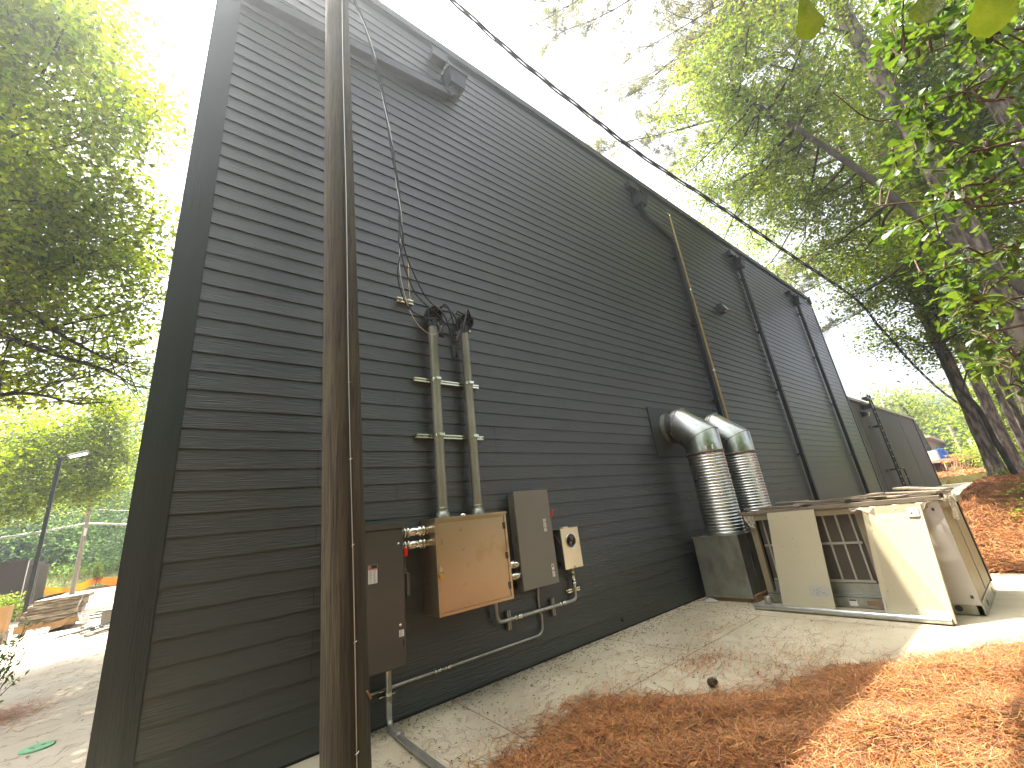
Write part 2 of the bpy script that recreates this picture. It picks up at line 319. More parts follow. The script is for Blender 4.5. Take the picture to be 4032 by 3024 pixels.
# ------------------------------------------------------------ tall building
TOPZ = 9.97; XE = 22.7
b = thing('building', 'tall charcoal building clad in horizontal lap siding, beside the wooden pole', 'building', (11, 6, 0))
EXP = 0.1775; Z0 = 0.024
mb = MB()
for k in range(56):
    z = Z0 + EXP * k; x = 0.0; first = True
    if z > TOPZ - .2: break
    while x < XE - .05:
        ln = 3.66 if not first else random.choice([1.1, 1.9, 2.6, 3.3, 3.66]); first = False
        x1 = min(XE - .05, x + ln); g = .003
        zt = min(z + EXP + .02, TOPZ)
        vs = [(x + g, -.018, z), (x1 - g, -.018, z), (x1 - g, -.003, zt), (x + g, -.003, zt), (x + g, .004, z), (x1 - g, .004, z)]
        mb.add(vs, [(0, 1, 2, 3), (4, 5, 1, 0)]); x = x1
mb.build('siding', SIDING, b)
mb = MB(); mb.box(-.2, XE, .005, .2, 0.0, TOPZ); mb.box(-.2, -.0, .2, 12, 0, TOPZ); mb.box(XE - .2, XE, .2, 12, 0, TOPZ); mb.box(-.2, XE, 11.8, 12, 0, TOPZ); mb.box(0, XE - .2, .2, 11.8, TOPZ - .6, TOPZ - .5)
mb.build('wall', TRIM, b)
mb = MB(); mb.box(-.24, -.1, -.022, .02, 0.03, TOPZ); mb.box(-.24, -.2, .02, .3, .03, TOPZ)
mb.build('corner_board', TRIM, b)
mb = MB()
for i in range(5): x = -.098 + i * .019; mb.box(x, x + .013, -.0295, .004, 0.03, TOPZ)
mb.box(-.1, -.001, -.026, .004, .03, TOPZ)
mb.build('fluted_trim', TRIM, b)
mb = MB(); mb.box(XE - .12, XE + .02, -.03, .02, 0.03, TOPZ); mb.build('corner_board', TRIM, b)
mb = MB(); mb.box(-.28, XE + .05, -.06, .26, TOPZ, TOPZ + .07); mb.box(-.28, XE + .05, -.06, -.045, TOPZ - .09, TOPZ)
mb.box(-.28, -.1, .26, 12.1, TOPZ, TOPZ + .07); mb.box(XE - .15, XE + .05, .26, 12.1, TOPZ, TOPZ + .07)
mb.build('parapet_coping', COPING, b)
mb = MB(); mb.box(0, XE, -.006, .02, -.02, .03); mb.build('base_shadow_strip', DARKI, b)  # near-black strip painted in for the shadow line under the lowest siding course
# roof guard frame
g = thing('roof_guard_rail', 'thin pipe guard frame standing on the far end of the tall roof', 'railing', (22.6, .1, TOPZ))
mb = MB(); mb.tube(fillet([(20.9, .1, TOPZ + .07), (20.9, .1, TOPZ + .75), (22.5, .1, TOPZ + .75), (22.5, .1, TOPZ + .05)], .06), .022, 8); mb.tube([(22.5, .1, TOPZ + .75), (22.5, 1.6, TOPZ + .75), (22.5, 1.6, TOPZ + .05)], .022, 8)
mb.build('rail', COND2, g)
mb = MB(); mb.box(22.44, 22.62, -.09, .12, TOPZ - .25, TOPZ + .09); mb.build('bracket', BLACKM, g)
# low building
lb = thing('low_building', 'lower dark stucco annex running on beyond the tall building', 'building', (30, 6, .5))
mb = MB(); mb.box(XE + .03, 37.9, .03, 12, 0, 5.05); mb.build('wall', STUCCO, lb)
mb = MB(); mb.box(XE + .03, 38.0, -.05, .3, 5.05, 5.17); mb.build('parapet_coping', P('pale_coping', (.30, .28, .22), .5), lb)
mb = MB(); mb.box(37.78, 37.93, -.02, .05, .6, 5.05); mb.build('corner_board', BLACKM, lb)
for x in (23.9, 27.6, 33.0):
    mb = MB(); mb.box(x, x + .012, .022, .04, .3, 5.05); mb.build('wall_joint', BLACKM, lb)
g = thing('roof_guard_rail', 'thin pipe guard frame on the roof of the lower annex', 'railing', (34, .2, 5.1))
mb = MB(); mb.tube([(31.4, .2, 5.15), (31.4, .2, 5.9), (36.6, .2, 5.9), (36.6, .2, 5.15)], .03, 8); mb.build('rail', COND2, g)
# ladder
ld = thing('wall_ladder', 'black steel roof ladder with a side guard fixed to the low annex wall', 'ladder', (25.6, -.25, .7))
for x in (25.35, 25.8):
    mb = MB(); mb.box(x - .03, x + .03, -.3, -.24, .8, 5.45); mb.build('rail', BLACKM, ld)
for i in range(15):
    mb = MB(); mb.tube([(25.35, -.27, 1.0 + i * .3), (25.8, -.27, 1.0 + i * .3)], .018, 6); mb.build('rung', GALVD if i % 1 == 0 else BLACKM, ld)
for z in (1.9, 3.9, 4.9):
    mb = MB(); mb.box(25.3, 25.33, -.3, .0, z, z + .06); mb.box(24.8, 25.3, -.03, 0, z, z + .06); mb.build('bracket', BLACKM, ld); MB().box(25.82, 25.85, -.3, 0, z, z + .06).build('bracket', BLACKM, ld)
mb = MB(); mb.tube([(25.8, -.35, 1.95), (26.4, -.35, 1.95), (26.4, -.35, .8)], .03, 6)
for z in (1.55, 1.15): mb.tube([(25.8, -.35, z), (26.4, -.35, z)], .022, 6)
mb.build('side_guard', BLACKM, ld)
mb = MB(); mb.box(24.9, 25.8, -.3, -.1, 5.2, 5.3); mb.box(24.95, 25.25, -.35, -.02, 4.75, 4.95); mb.build('top_bracket', BLACKM, ld)
wl = thing('wall_light', 'small round hooded light high on the annex wall beside the ladder', 'light', (24.4, 0, 4.5))
mb = MB(); mb.lathe((24.4, .02, 4.5), (0, -1, 0), [(0, .16), (.12, .15), (.2, .08), (.22, 0.01)], 16); mb.build('housing', BLACKM, wl)
mb = MB(); mb.lathe((24.45, -.2, 4.42), (0, -1, -.5), [(0, .1), (.03, .09)], 12); mb.build('lens', WHITEP, wl)

# scuppers and downspouts
def downspout(name, label, bx, bz, path, wd=.11, dp=.085):
    t = thing(name, label, 'downspout', (bx, 0, bz), 'roof drains and downspouts on the siding')
    m = MB(); m.add([(bx - .17, -.02, bz + .2), (bx + .17, -.02, bz + .2), (bx + .17, -.27, bz + .2), (bx - .17, -.27, bz + .2),
                     (bx - .14, -.02, bz - .1), (bx + .14, -.02, bz - .1), (bx + .14, -.22, bz - .1), (bx - .14, -.22, bz - .1)],
                    [(0, 1, 5, 4), (1, 2, 6, 5), (2, 3, 7, 6), (3, 0, 4, 7), (4, 5, 6, 7)])
    m.box(bx - .19, bx + .19, -.29, -.265, bz + .17, bz + .22); m.box(bx - .19, bx - .165, -.265, -.02, bz + .17, bz + .22); m.box(bx + .165, bx + .19, -.265, -.02, bz + .17, bz + .22)
    m.box(bx - .05, bx + .05, -.16, -.06, bz - .2, bz - .1)
    m.build('collector_box', BLACKM, t)
    m = MB(); m.box(bx - .1, bx + .1, -.14, 0, bz + .22, bz + .38); m.build('scupper_spout', BLACKM, t)
    m = MB(); pts = [V3(x, -.1, z) for x, z in path]
    for i in range(len(pts) - 1):
        a, c = pts[i], pts[i + 1]; d = (c - a); L_ = d.length; d.normalize(); sd_ = V3(0, 1, 0).cross(d)
        m.bbox((a + c) / 2, sd_ * wd / 2, V3(0, dp / 2, 0), d * (L_ / 2 + wd * .25), .008)
    m.build('pipe', BLACKM, t)
    for i in range(1, len(pts)):
        a, c = pts[i - 1], pts[i]
        if abs(c.x - a.x) < .3:
            z = a.z - .4
            while z > c.z + .1: MB().box(c.x - .09, c.x + .09, -.148, -.0, z, z + .04).build('strap', BLACKM, t); z -= 2.0
    return t
downspout('downspout', 'first downspout, running sideways high on the siding behind the wooden pole', 3.12, 9.02, [(3.1, 8.86), (2.95, 8.72), (0.05, 8.3)], .16, .1)
downspout('downspout', 'bent black downspout just left of the yellow gas pipe', 8.66, 9.05, [(8.66, 8.88), (8.74, 8.72), (9.9, 8.42), (9.95, 8.2), (9.95, .12)])
downspout('downspout', 'straight black downspout to the right of the small square wall lamp', 14.48, 9.1, [(14.48, 8.95), (14.48, .12)])
downspout('downspout', 'rightmost straight black downspout near the far end of the tall siding wall', 20.0, 9.1, [(20.0, 8.95), (20.0, .12)])
for i, (x, z, lab) in enumerate(((2.83, 9.5, 'overflow scupper nearest the wooden pole, high on the wall'), (8.42, 9.47, 'overflow scupper above the bent downspout'), (14.0, 9.42, 'overflow scupper up and left of the straight downspout beside the wall lamp'), (19.4, 9.38, 'farthest overflow scupper at the end of the tall wall'))):
    m = MB(); m.box(x - .13, x + .13, -.16, -.012, z - .08, z + .08); m.box(x - .15, x + .15, -.175, -.155, z - .1, z + .1); m.build('overflow_scupper', BLACKM, loc=(x, 0, z), label=lab, cat='scupper', group='overflow scuppers under the parapet')
# gas pipe
t = thing('gas_pipe', 'long thin yellow gas pipe rising straight up the siding', 'pipe', (10.22, -.08, 0))
mb = MB(); mb.tube([(10.24, -.09, .05), (10.23, -.09, 3.4), (10.21, -.09, 9.3)], .024, 10); mb.build('pipe', GASY, t)
mb = MB(); mb.lathe((10.2, -.09, 9.3), (0, 0, 1), [(0, .035), (.1, .035), (.1, .03)], 10); mb.tube([(10.2, -.09, 9.36), (10.1, -.09, 9.38)], .03, 8); mb.build('end_fitting', BRIGHT, t)
for z in (6.9, 4.6):
    mb = MB(); mb.box(10.12, 10.3, -.05, 0, z, z + .04); mb.lathe((10.21, -.09, z - .01), (0, 0, 1), [(0, .032), (.05, .032)], 10); mb.build('clamp', BRIGHT, t)
# wall lamp
t = thing('wall_lamp', 'small square wall lamp between the downspouts', 'light', (11.95, 0, 6.8))
mb = MB(); mb.add([(11.83, 0, 6.66), (12.07, 0, 6.66), (12.07, 0, 6.94), (11.83, 0, 6.94), (11.85, -.22, 6.68), (12.05, -.22, 6.68), (12.05, -.12, 6.92), (11.85, -.12, 6.92)], [(0, 1, 5, 4), (1, 2, 6, 5), (2, 3, 7, 6), (3, 0, 4, 7), (4, 5, 6, 7), (0, 3, 2, 1)])
mb.build('housing', BLACKM, t)
mb = MB(); mb.quad((11.87, -.225, 6.69), (12.03, -.225, 6.69), (12.03, -.14, 6.89), (11.87, -.14, 6.89)); mb.add([(11.87, -.2, 6.675), (12.03, -.2, 6.675), (12.03, -.05, 6.668), (11.87, -.05, 6.668)], [(0, 1, 2, 3)]); mb.build('lens', WHITEP, t)
mb = MB(); mb.lathe((5.23, -.005, .13), (0, -1, 0), [(0, .028), (.02, .028), (.02, .018)], 12); mb.build('wall_vent_stub', INK, loc=(5.23, 0, .13), label='small round black pipe stub low in the siding near the slab', cat='vent')

# ------------------------------------------------------------ wooden pole
PX, PY = 1.085, -1.0
t = thing('utility_pole', 'large dark brown wooden utility pole standing in front of the siding', 'utility pole', (PX, PY, 0))
import bmesh
mb = MB(); n = 40; m_ = 60; vs = []
for i in range(m_ + 1):
    z = -.1 + 10.9 * i / m_; r = .158 - .0042 * z; cx = PX + .005 - .0264 * z
    for j in range(n):
        a = 2 * math.pi * j / n
        rr = r * (1 + .012 * math.sin(3 * a + z * .8) + random.uniform(-.006, .006))
        da = (a - math.radians(-91) + math.pi) % (2 * math.pi) - math.pi   # long drying check facing the camera
        if abs(da) < .09 and z < 8: rr -= .022
        vs.append((cx + rr * math.cos(a), PY + rr * math.sin(a), z))
fs = [(i * n + j, i * n + (j + 1) % n, (i + 1) * n + (j + 1) % n, (i + 1) * n + j) for i in range(m_) for j in range(n)]
mb.add(vs, fs, True); mb.add([vs[m_ * n + j] for j in range(n)], [tuple(range(n))]); mb.build('shaft', POLEW, t)
def polept(z, deg, off=.0):
    r = .158 - .0042 * z + off; cx = PX + .005 - .0264 * z; return V3(cx + r * math.cos(R(deg)), PY + r * math.sin(R(deg)), z)
mb = MB(); mb.tube([polept(z, -85 + 1.5 * math.sin(z * 1.7), .006) for z in np.arange(0, 10.4, .25)], .0035, 6); mb.build('ground_wire', ALUW, t)
for z in np.arange(.35, 10, .62): p = polept(z, -85 + 1.5 * math.sin(z * 1.7), .01); MB().tube([p + V3(-.012, 0, -.006), p + V3(0, -.008, 0), p + V3(.012, 0, .006)], .0022, 5).build('staple', BRIGHT, t)
mb = MB(); mb.bbox(polept(.62, -40, .006) + V3(0, 0, 0), V3(.02, .02, -.03), V3(.004, -.004, 0), V3(.001, .001, .004), .001); mb.build('splinter', CARD, t)
mb = MB(); mb.box(PX - .1, PX + .18, PY - .03, PY + .2, 9.5, 9.56); mb.tube([(PX - .02, PY + .12, 9.3), (PX - .02, PY + .3, 9.32)], .02, 8); mb.build('hardware', GALVD, t)

# service drop from the pole to the weatherheads
drop0 = [(1.02, -.86, 9.3), (1.13, -.75, 8.5), (1.33, -.7, 8.05), (1.56, -.62, 7.25), (1.68, -.6, 6.4), (1.78, -.58, 5.55), (1.80, -.55, 4.9)]
mid = smooth_path(drop0, 10)
t = thing('service_drop', 'bundle of black and bare cables looping from the pole down to the weatherheads', 'cable', (1.8, -.55, 4.9))
H1 = V3(2.40, -.17, 4.30); H2 = V3(2.88, -.17, 4.28); S1 = V3(2.38, -.36, 3.93); S2 = V3(2.62, -.36, 3.9); S3 = V3(2.55, -.34, 3.68)
ends = [([(1.76, -.52, 4.45), (1.90, -.45, 4.12), (2.15, -.40, 4.05), (2.33, -.38, 4.08)], S1, RUBBER), ([(1.80, -.5, 4.5), (1.92, -.42, 4.15), (2.08, -.33, 3.98), (2.3, -.24, 3.93)], S1, ALUW),
        ([(1.86, -.5, 4.6), (2.02, -.45, 4.3), (2.3, -.42, 4.12)], S2, RUBBER), ([(1.93, -.5, 4.65), (2.15, -.45, 4.3), (2.42, -.42, 4.1)], S3, RUBBER)]
for i, (e, s_, mt) in enumerate(ends):
    mb = MB(); pts = []
    for j, p in enumerate(mid):
        a = j * .42 + i * 1.57; rr = .014 if j < len(mid) - 6 else .014 + .003 * (j - len(mid) + 6)
        pts.append(p + V3(math.cos(a) * rr, math.sin(a) * rr, 0))
    if i == 1: pass
    pts = pts[:-1] + smooth_path([pts[-1]] + e + [s_], 8); mb.tube(pts, .009 if mt is RUBBER else .006, 7)
    mb.build('conductor', mt, t)
# splices hanging
for s_ in (S1, S2, S3):
    mb = MB()
    for q in range(4):
        c_ = s_ + V3(random.uniform(-.03, .03), random.uniform(-.02, .02), random.uniform(-.03, .03)); d_ = V3(random.uniform(-.5, .5), random.uniform(-.2, .2), 1).normalized()
        mb.tube([c_ - d_ * .07, c_ - d_ * .03, c_, c_ + d_ * .04, c_ + d_ * .08], [.016, .026, .022, .028, .014], 8, jit=.25)
    mb.build('splice', RUBBER, t)
# main aerial cable running to the right
t = thing('aerial_cable', 'thick twisted black aerial cable running from the pole top over the wall toward the pines', 'cable', (1.05, -1, 9.6))
cp = smooth_path([(1.05, -1.05, 9.7), (2.2, -1.2, 9.05), (3.34, -1.33, 8.52), (4.78, -1.48, 8.1), (6.33, -1.63, 7.77), (8.66, -1.87, 7.52), (11.34, -2.13, 7.19), (14.2, -2.42, 6.85), (15.53, -2.55, 6.6), (16.1, -2.62, 6.1), (17.24, -2.72, 5.5), (18.59, -2.86, 4.79), (20.34, -3.03, 4.2), (23, -3.3, 3.6)], 14)
for k_, (mt, r_) in enumerate(((RUBBER, .016), (RUBBER, .016), (RUBBER, .013))):
    mb = MB(); pts = [p + V3(0, math.cos(i * .33 + k_ * 2.09), math.sin(i * .33 + k_ * 2.09)) * .024 for i, p in enumerate(cp)]; mb.tube(pts, r_, 6); mb.build('conductor', mt, t)

# ------------------------------------------------------------ weatherhead conduits
def strut(m, a, b_, y=-.0, w_=.02, d=.04):   # slotted channel from a to b (x,z)
    A_ = V3(a[0], y, a[1]); B_ = V3(b_[0], y, b_[1]); t_ = (B_ - A_).normalized(); s_ = V3(0, 1, 0).cross(t_)
    c_ = (A_ + B_) / 2; L_ = (B_ - A_).length / 2
    for sg in (-1, 1):
        m.obox(c_ + s_ * w_ * sg + V3(0, -d / 2, 0), s_ * .0025, V3(0, d / 2, 0), t_ * L_)
        m.obox(c_ + s_ * (w_ - .008) * sg + V3(0, -d, 0), s_ * .006, V3(0, .002, 0), t_ * L_)
    m.obox(c_ + V3(0, -.004, 0), s_ * (w_ - .003), V3(0, .002, 0), t_ * L_)
for hx, lab, xt, xb in ((2.40, 'left one of the two tall galvanised risers, under the busier weatherhead', 2.395, 2.385), (2.87, 'right one of the two tall galvanised risers above the steel cabinet', 2.87, 2.85)):
    t = thing('weatherhead_conduit', lab, 'conduit', (xb, -.13, 1.75), 'pair of riser conduits with weatherheads')
    mb = MB(); mb.tube([(xb, -.13, 1.74), (xt, -.13, 4.16)], .057, 24); mb.build('pipe', COND, t)
    mb = MB(); mb.lathe((xb, -.13, 1.745), (0, 0, 1), [(0, .075), (.055, .075), (.06, .064), (.1, .064), (.1, .07), (.112, .07), (.112, .058)], 16); mb.build('locknut', GALVD, t)
    mb = MB(); c = V3(xt, -.13, 4.16); ax = V3(.02, -.55, .84).normalized()
    mb.lathe(c, (0, 0, 1), [(-.06, .066), (.03, .066), (.06, .05)], 16)
    hc = c + V3(0, -.02, .11)
    ax2 = V3(0, -.86, -.3).normalized()
    prof = [(-.13, .012), (-.12, .05), (-.08, .085), (-.02, .102), (.05, .106), (.075, .11), (.075, .097), (.02, .09), (-.05, .075)]
    mb.lathe(hc, ax2, prof[:-2] + [(.02, .09), (-.03, .06)], 24); mb.box(xt - .05, xt + .05, -.17, -.06, 4.14, 4.22); mb.build('hood', BLACKM, t)
    mb = MB(); mb.lathe(hc, ax2, [(.0, .088), (.03, .088)], 20); mb.build('insert', INK, t)
    mb = MB(); mb.box(xt - .1, xt - .05, -.14, -.12, 4.15, 4.19); mb.tube([(xt + .06, -.13, 4.15), (xt + .1, -.14, 4.15)], .012, 8); mb.build('clamp_screw', BRIGHT, t)
    for z in (3.38, 2.68):
        mb = MB(); mb.lathe((xt * (z / 4) + xb * (1 - z / 4), -.13, z - .018), (0, 0, 1), [(0, .060), (.036, .060)], 20); mb.box(xt - .03, xt + .035, -.205, -.187, z - .015, z + .015); mb.build('pipe_clamp', BRIGHT, t)
    # loops from the hood to the splices
    for q in range(3):
        tgt = [S1, S2, S3][q]; st = hc + ax2 * .04 + V3(-.04 + q * .04, 0, .02)
        top = st + V3((tgt.x - st.x) * .35, -.12 - .03 * q, .03 + .01 * q)
        mb = MB(); mb.tube(smooth_path([st, st + V3(0, -.07, .02), top, (top + tgt) / 2 + V3(0.03, -.04, .06), tgt + V3(0, 0, .05)], 8), .011, 8); mb.build('cable_loop', RUBBER, t)
for z, lab in ((3.38, 'upper slotted steel channel behind the two riser conduits'), (2.68, 'lower slotted steel channel behind the two riser conduits')):
    mb = MB(); strut(mb, (2.14, z), (3.07, z), -.02, .022, .05); mb.build('strut_channel', BRIGHT, loc=(2.6, 0, z), label=lab, cat='bracket', group='slotted steel channels on the siding')
mb = MB(); strut(mb, (1.95, 4.43), (2.17, 4.43), -.02, .03, .05); mb.tube([(2.0, -.08, 4.43), (2.0, -.11, 4.43)], .016, 8); mb.tube([(2.11, -.08, 4.43), (2.11, -.11, 4.43)], .016, 8)
mb.tube(smooth_path([(2.11, -.1, 4.45), (2.05, -.2, 4.6), (1.95, -.4, 4.8), (1.82, -.5, 4.95)], 6), .006, 6); mb.build('cable_anchor', BRIGHT, loc=(2.05, 0, 4.43), label='short steel anchor bracket left of the weatherheads', cat='bracket')

# ------------------------------------------------------------ cabinets
def label_rows(m, x0, x1, z0, z1, y, n, ncol=1):
    for c_ in range(ncol):
        a = x0 + (x1 - x0) * c_ / ncol; b_ = x0 + (x1 - x0) * (c_ + 1) / ncol
        for i in range(n):
            z = z1 - (z1 - z0) * (i + .5) / n; e = random.uniform(.5, .92); m.box(a + .003, a + (b_ - a) * e, y - .0006, y, z - (z1 - z0) / n * .22, z + (z1 - z0) / n * .22)
# grey switch box behind the pole
t = thing('disconnect_switch', 'tall dark grey switch box partly hidden behind the wooden pole', 'electrical box', (1.55, -.13, 1.1))
mb = MB(); mb.box(1.27, 1.855, -.25, -.02, .49, 1.725, .004); mb.build('body', GREYP2, t)
mb = MB(); mb.box(1.262, 1.835, -.262, -.252, .5, 1.675, .003); mb.build('door', GREYP2, t)
mb = MB(); mb.box(1.26, 1.868, -.272, -.0, 1.722, 1.74); mb.box(1.26, 1.868, -.274, -.264, 1.69, 1.722); mb.build('rain_hood', GREYP2, t)
mb = MB(); mb.box(1.862, 1.90, -.225, -.175, 1.08, 1.3, .008); mb.box(1.88, 1.915, -.25, -.2, 1.06, 1.26, .006); mb.tube([(1.885, -.2, 1.28), (1.9, -.21, 1.46)], .006, 6); mb.tube([(1.87, -.22, 1.28), (1.885, -.22, 1.46)], .005, 6); mb.build('handle', GREYP2, t)
mb = MB(); mb.box(1.868, 1.91, -.235, -.2, 1.415, 1.495, .006); mb.build('handle_grip', RED, t)
for z in (1.54, .83):
    mb = MB(); mb.lathe((1.80, -.262, z), (0, -1, 0), [(0, .013), (.008, .013), (.01, .006)], 10); mb.build('screw', BRIGHT, t)
lb_ = MB(); lb_.box(1.50, 1.585, -.2645, -.2625, 1.225, 1.385); l0 = lb_.build('label', PAPER, t)
mb = MB(); mb.box(1.502, 1.583, -.2655, -.2648, 1.352, 1.384); mb.build('header', INK, l0)
mb = MB(); mb.box(1.502, 1.583, -.2655, -.2648, 1.342, 1.350); mb.build('warning_band', INKR, l0)
mb = MB(); label_rows(mb, 1.505, 1.58, 1.23, 1.338, -.2649, 12, 2); mb.build('print', INKG, l0)
mb = MB(); mb.box(1.505, 1.528, -.2663, -.2656, 1.356, 1.38); mb.build('emblem', CARD, l0)
lb_ = MB(); lb_.box(1.785, 1.832, -.2645, -.2625, .735, .79); l0 = lb_.build('label', PAPER, t, label='small pale sticker low on the door edge')
mb = MB(); label_rows(mb, 1.787, 1.83, .74, .788, -.2649, 5); mb.build('print', INKG, l0)
mb = MB(); mb.box(1.82, 1.832, -.268, -.262, .655, .705, .003); mb.build('latch', INK, t)
# steel trough cabinet
t = thing('steel_cabinet', 'square bare steel cabinet with a padlock, smudged and lit warm', 'electrical box', (2.63, -.16, 1.28))
mb = MB(); mb.box(2.17, 3.085, -.325, -.01, .82, 1.735, .002); mb.build('body', BRUSH, t)
mb = MB(); mb.box(2.165, 3.09, -.345, -.326, .82, .85); mb.box(2.165, 2.19, -.345, -.326, .85, 1.70); mb.box(3.06, 3.09, -.345, -.326, .85, 1.70); mb.box(2.165, 3.09, -.345, -.326, 1.70, 1.735); mb.build('face_frame', BRUSH, t)
mb = MB(); mb.box(2.194, 3.056, -.340, -.328, .853, 1.697, .002); mb.build('door', BRUSH, t)
mb = MB(); mb.box(2.16, 3.095, -.36, 0.0, 1.7355, 1.745); mb.box(2.16, 3.095, -.362, -.352, 1.722, 1.735); mb.build('rain_lip', BRUSH, t)
for z in (1.59, 1.27, .96):
    mb = MB(); mb.box(3.035, 3.068, -.349, -.341, z - .035, z + .035); mb.tube([(3.058, -.35, z - .036), (3.058, -.35, z + .036)], .005, 8); mb.build('hinge', GREYP2, t)
mb = MB(); mb.box(2.185, 2.22, -.352, -.341, 1.23, 1.27, .002); mb.build('hasp', BRIGHT, t)
pl = thing('padlock', 'small brass padlock hanging from the left edge of the steel cabinet', 'padlock', (2.2, -.36, 1.2))
mb = MB(); mb.box(2.178, 2.214, -.372, -.354, 1.165, 1.205, .003); mb.build('body', BRASS, pl)
mb = MB(); mb.tube([(2.185, -.363, 1.2), (2.185, -.363, 1.225)] + arc((2.196, -.363, 1.228), math.pi, 0, .011, 6, lambda c_, s_: V3(c_, 0, s_)) + [(2.207, -.363, 1.2)], .0035, 8); mb.build('shackle', BRIGHT, pl)
mb = MB(); mb.lathe((2.62, -.16, 1.745), (0, 0, 1), [(0, .04), (.02, .04), (.03, .02)], 12); mb.build('top_hub', BRIGHT, t)
# couplings between boxes
for z, lab in ((1.635, 'upper short bright coupling joining the dark switch box to the steel cabinet'), (1.51, 'lower short bright coupling joining the dark switch box to the steel cabinet')):
    t = thing('conduit_coupling', lab, 'conduit', (2.01, -.17, z), 'short couplings between the boxes')
    mb = MB(); mb.lathe((1.856, -.17, z), (1, 0, 0), [(0, .052), (.018, .052), (.018, .044), (.19, .044), (.19, .051), (.25, .051), (.25, .046), (.312, .046)], 24); mb.build('pipe', BRIGHT, t)
    for x in (1.885, 1.925, 2.06, 2.1):
        mb = MB(); mb.lathe((x, -.17, z), (1, 0, 0), [(0, .048), (.004, .056), (.016, .056), (.02, .048)], 24); mb.build('ring', BRIGHT, t)
for z, lab in ((1.13, 'upper short coupling joining the steel cabinet to the tall grey box'), (1.0, 'lower short coupling joining the steel cabinet to the tall grey box')):
    t = thing('conduit_coupling', lab, 'conduit', (3.24, -.1, z), 'short couplings between the boxes')
    mb = MB(); mb.lathe((3.086, -.1, z), (1, 0, 0), [(0, .036), (.1, .036), (.1, .04), (.3, .04)], 20); mb.build('pipe', BRIGHT, t)
    for x in (3.15, 3.2, 3.25, 3.3):
        mb = MB(); mb.lathe((x, -.1, z), (1, 0, 0), [(0, .038), (.003, .046), (.014, .046), (.018, .038)], 20); mb.build('ring', BRIGHT, t)
# tall grey box
t = thing('disconnect_switch', 'light grey tall switch box with a red lever, right of the steel cabinet', 'electrical box', (3.67, -.08, 1.4))
mb = MB(); mb.box(3.405, 3.95, -.135, -.01, .845, 1.955, .003); mb.build('body', GREYP, t)
mb = MB(); mb.box(3.385, 3.97, -.165, -.137, .83, 1.98, .003); mb.build('door', GREYP, t)
for z in (1.75, 1.4, 1.05):
    mb = MB(); mb.box(3.377, 3.386, -.15, -.12, z - .03, z + .03); mb.build('hinge', BRIGHT, t)
mb = MB(); mb.tube([(4.0, -.1, 1.36), (4.0, -.12, 1.42), (3.99, -.13, 1.55), (4.005, -.135, 1.63)], .009, 8); mb.box(3.97, 4.01, -.12, -.08, 1.33, 1.4, .004); mb.build('lever', GREYP2, t)
mb = MB(); mb.tube([(4.003, -.135, 1.62), (4.012, -.14, 1.65), (4.035, -.15, 1.7), (4.04, -.152, 1.715)], [.013, .015, .014, .008], 10); mb.build('lever_grip', RED, t)
for k, (z0, z1) in enumerate(((1.575, 1.61), (1.505, 1.565), (1.455, 1.495))):
    l0 = MB().box(3.825, 3.872, -.1675, -.1655, z0, z1).build('label', PAPER, t, label=None)
    mb = MB(); label_rows(mb, 3.827, 3.87, z0 + .003, z1 - .003, -.1677, 3 + k, 2); mb.build('print', INK, l0)
for (z0, z1, mt) in ((.99, 1.065, PAPER), (.91, .985, PAPER)):
    l0 = MB().box(3.872, 3.912, -.1675, -.1655, z0, z1).build('label', mt, t)
    MB().box(3.873, 3.911, -.1683, -.1678, z1 - .012, z1 - .002).build('warning_band', INKR, l0)
    mb = MB(); mb.box(3.882, 3.9, -.1683, -.1678, z1 - .045, z1 - .02) if z0 > .98 else label_rows(mb, 3.874, 3.91, z0 + .005, z1 - .02, -.1678, 4); mb.build('print', INK if z0 > .98 else INKG, l0)
# meter socket
t = thing('meter_socket', 'small pale steel meter box with a round black opening', 'electric meter', (4.25, -.1, 1.2))
mb = MB(); mb.box(4.10, 4.41, -.175, -.01, .965, 1.445, .003); mb.build('body', GREYP2, t)
mb = MB(); cx, cz, rr = 4.25, 1.295, .088; n = 32
x0, x1, z0, z1 = 4.09, 4.42, .957, 1.452
ring = [(cx + rr * math.cos(2 * math.pi * i / n), cz + rr * math.sin(2 * math.pi * i / n)) for i in range(n)]
def outer(a):
    c_, s_ = math.cos(a), math.sin(a); k = min((x1 - cx) / abs(c_) if abs(c_) > 1e-6 else 9, ((z1 - cz) if s_ > 0 else (cz - z0)) / abs(s_) if abs(s_) > 1e-6 else 9)
    if c_ < 0: k = min((cx - x0) / abs(c_), ((z1 - cz) if s_ > 0 else (cz - z0)) / abs(s_) if abs(s_) > 1e-6 else 9)
    return (cx + c_ * k, cz + s_ * k)
angs = sorted([2 * math.pi * i / n for i in range(n)] + [math.atan2(z - cz, x - cx) % (2 * math.pi) for x in (x0, x1) for z in (z0, z1)])
inn = [(cx + rr * math.cos(a), cz + rr * math.sin(a)) for a in angs]; ou = [outer(a) for a in angs]; m_ = len(angs)
mb.add([(x, -.19, z) for x, z in inn] + [(x, -.19, z) for x, z in ou] + [(x, -.176, z) for x, z in ou], [(i, (i + 1) % m_, m_ + (i + 1) % m_, m_ + i) for i in range(m_)] + [(m_ + i, m_ + (i + 1) % m_, 2 * m_ + (i + 1) % m_, 2 * m_ + i) for i in range(m_)])
mb.build('cover', ALU, t)
mb = MB(); mb.lathe((cx, -.186, cz), (0, -1, 0), [(0, .088), (.014, .092), (.02, .088), (.014, .08), (0, .08)], 32); mb.build('ring', BRIGHT, t)
mb = MB(); mb.lathe((cx, -.12, cz), (0, -1, 0), [(0, .085), (.005, .085)], 24); mb.build('recess', INK, t)
mb = MB()
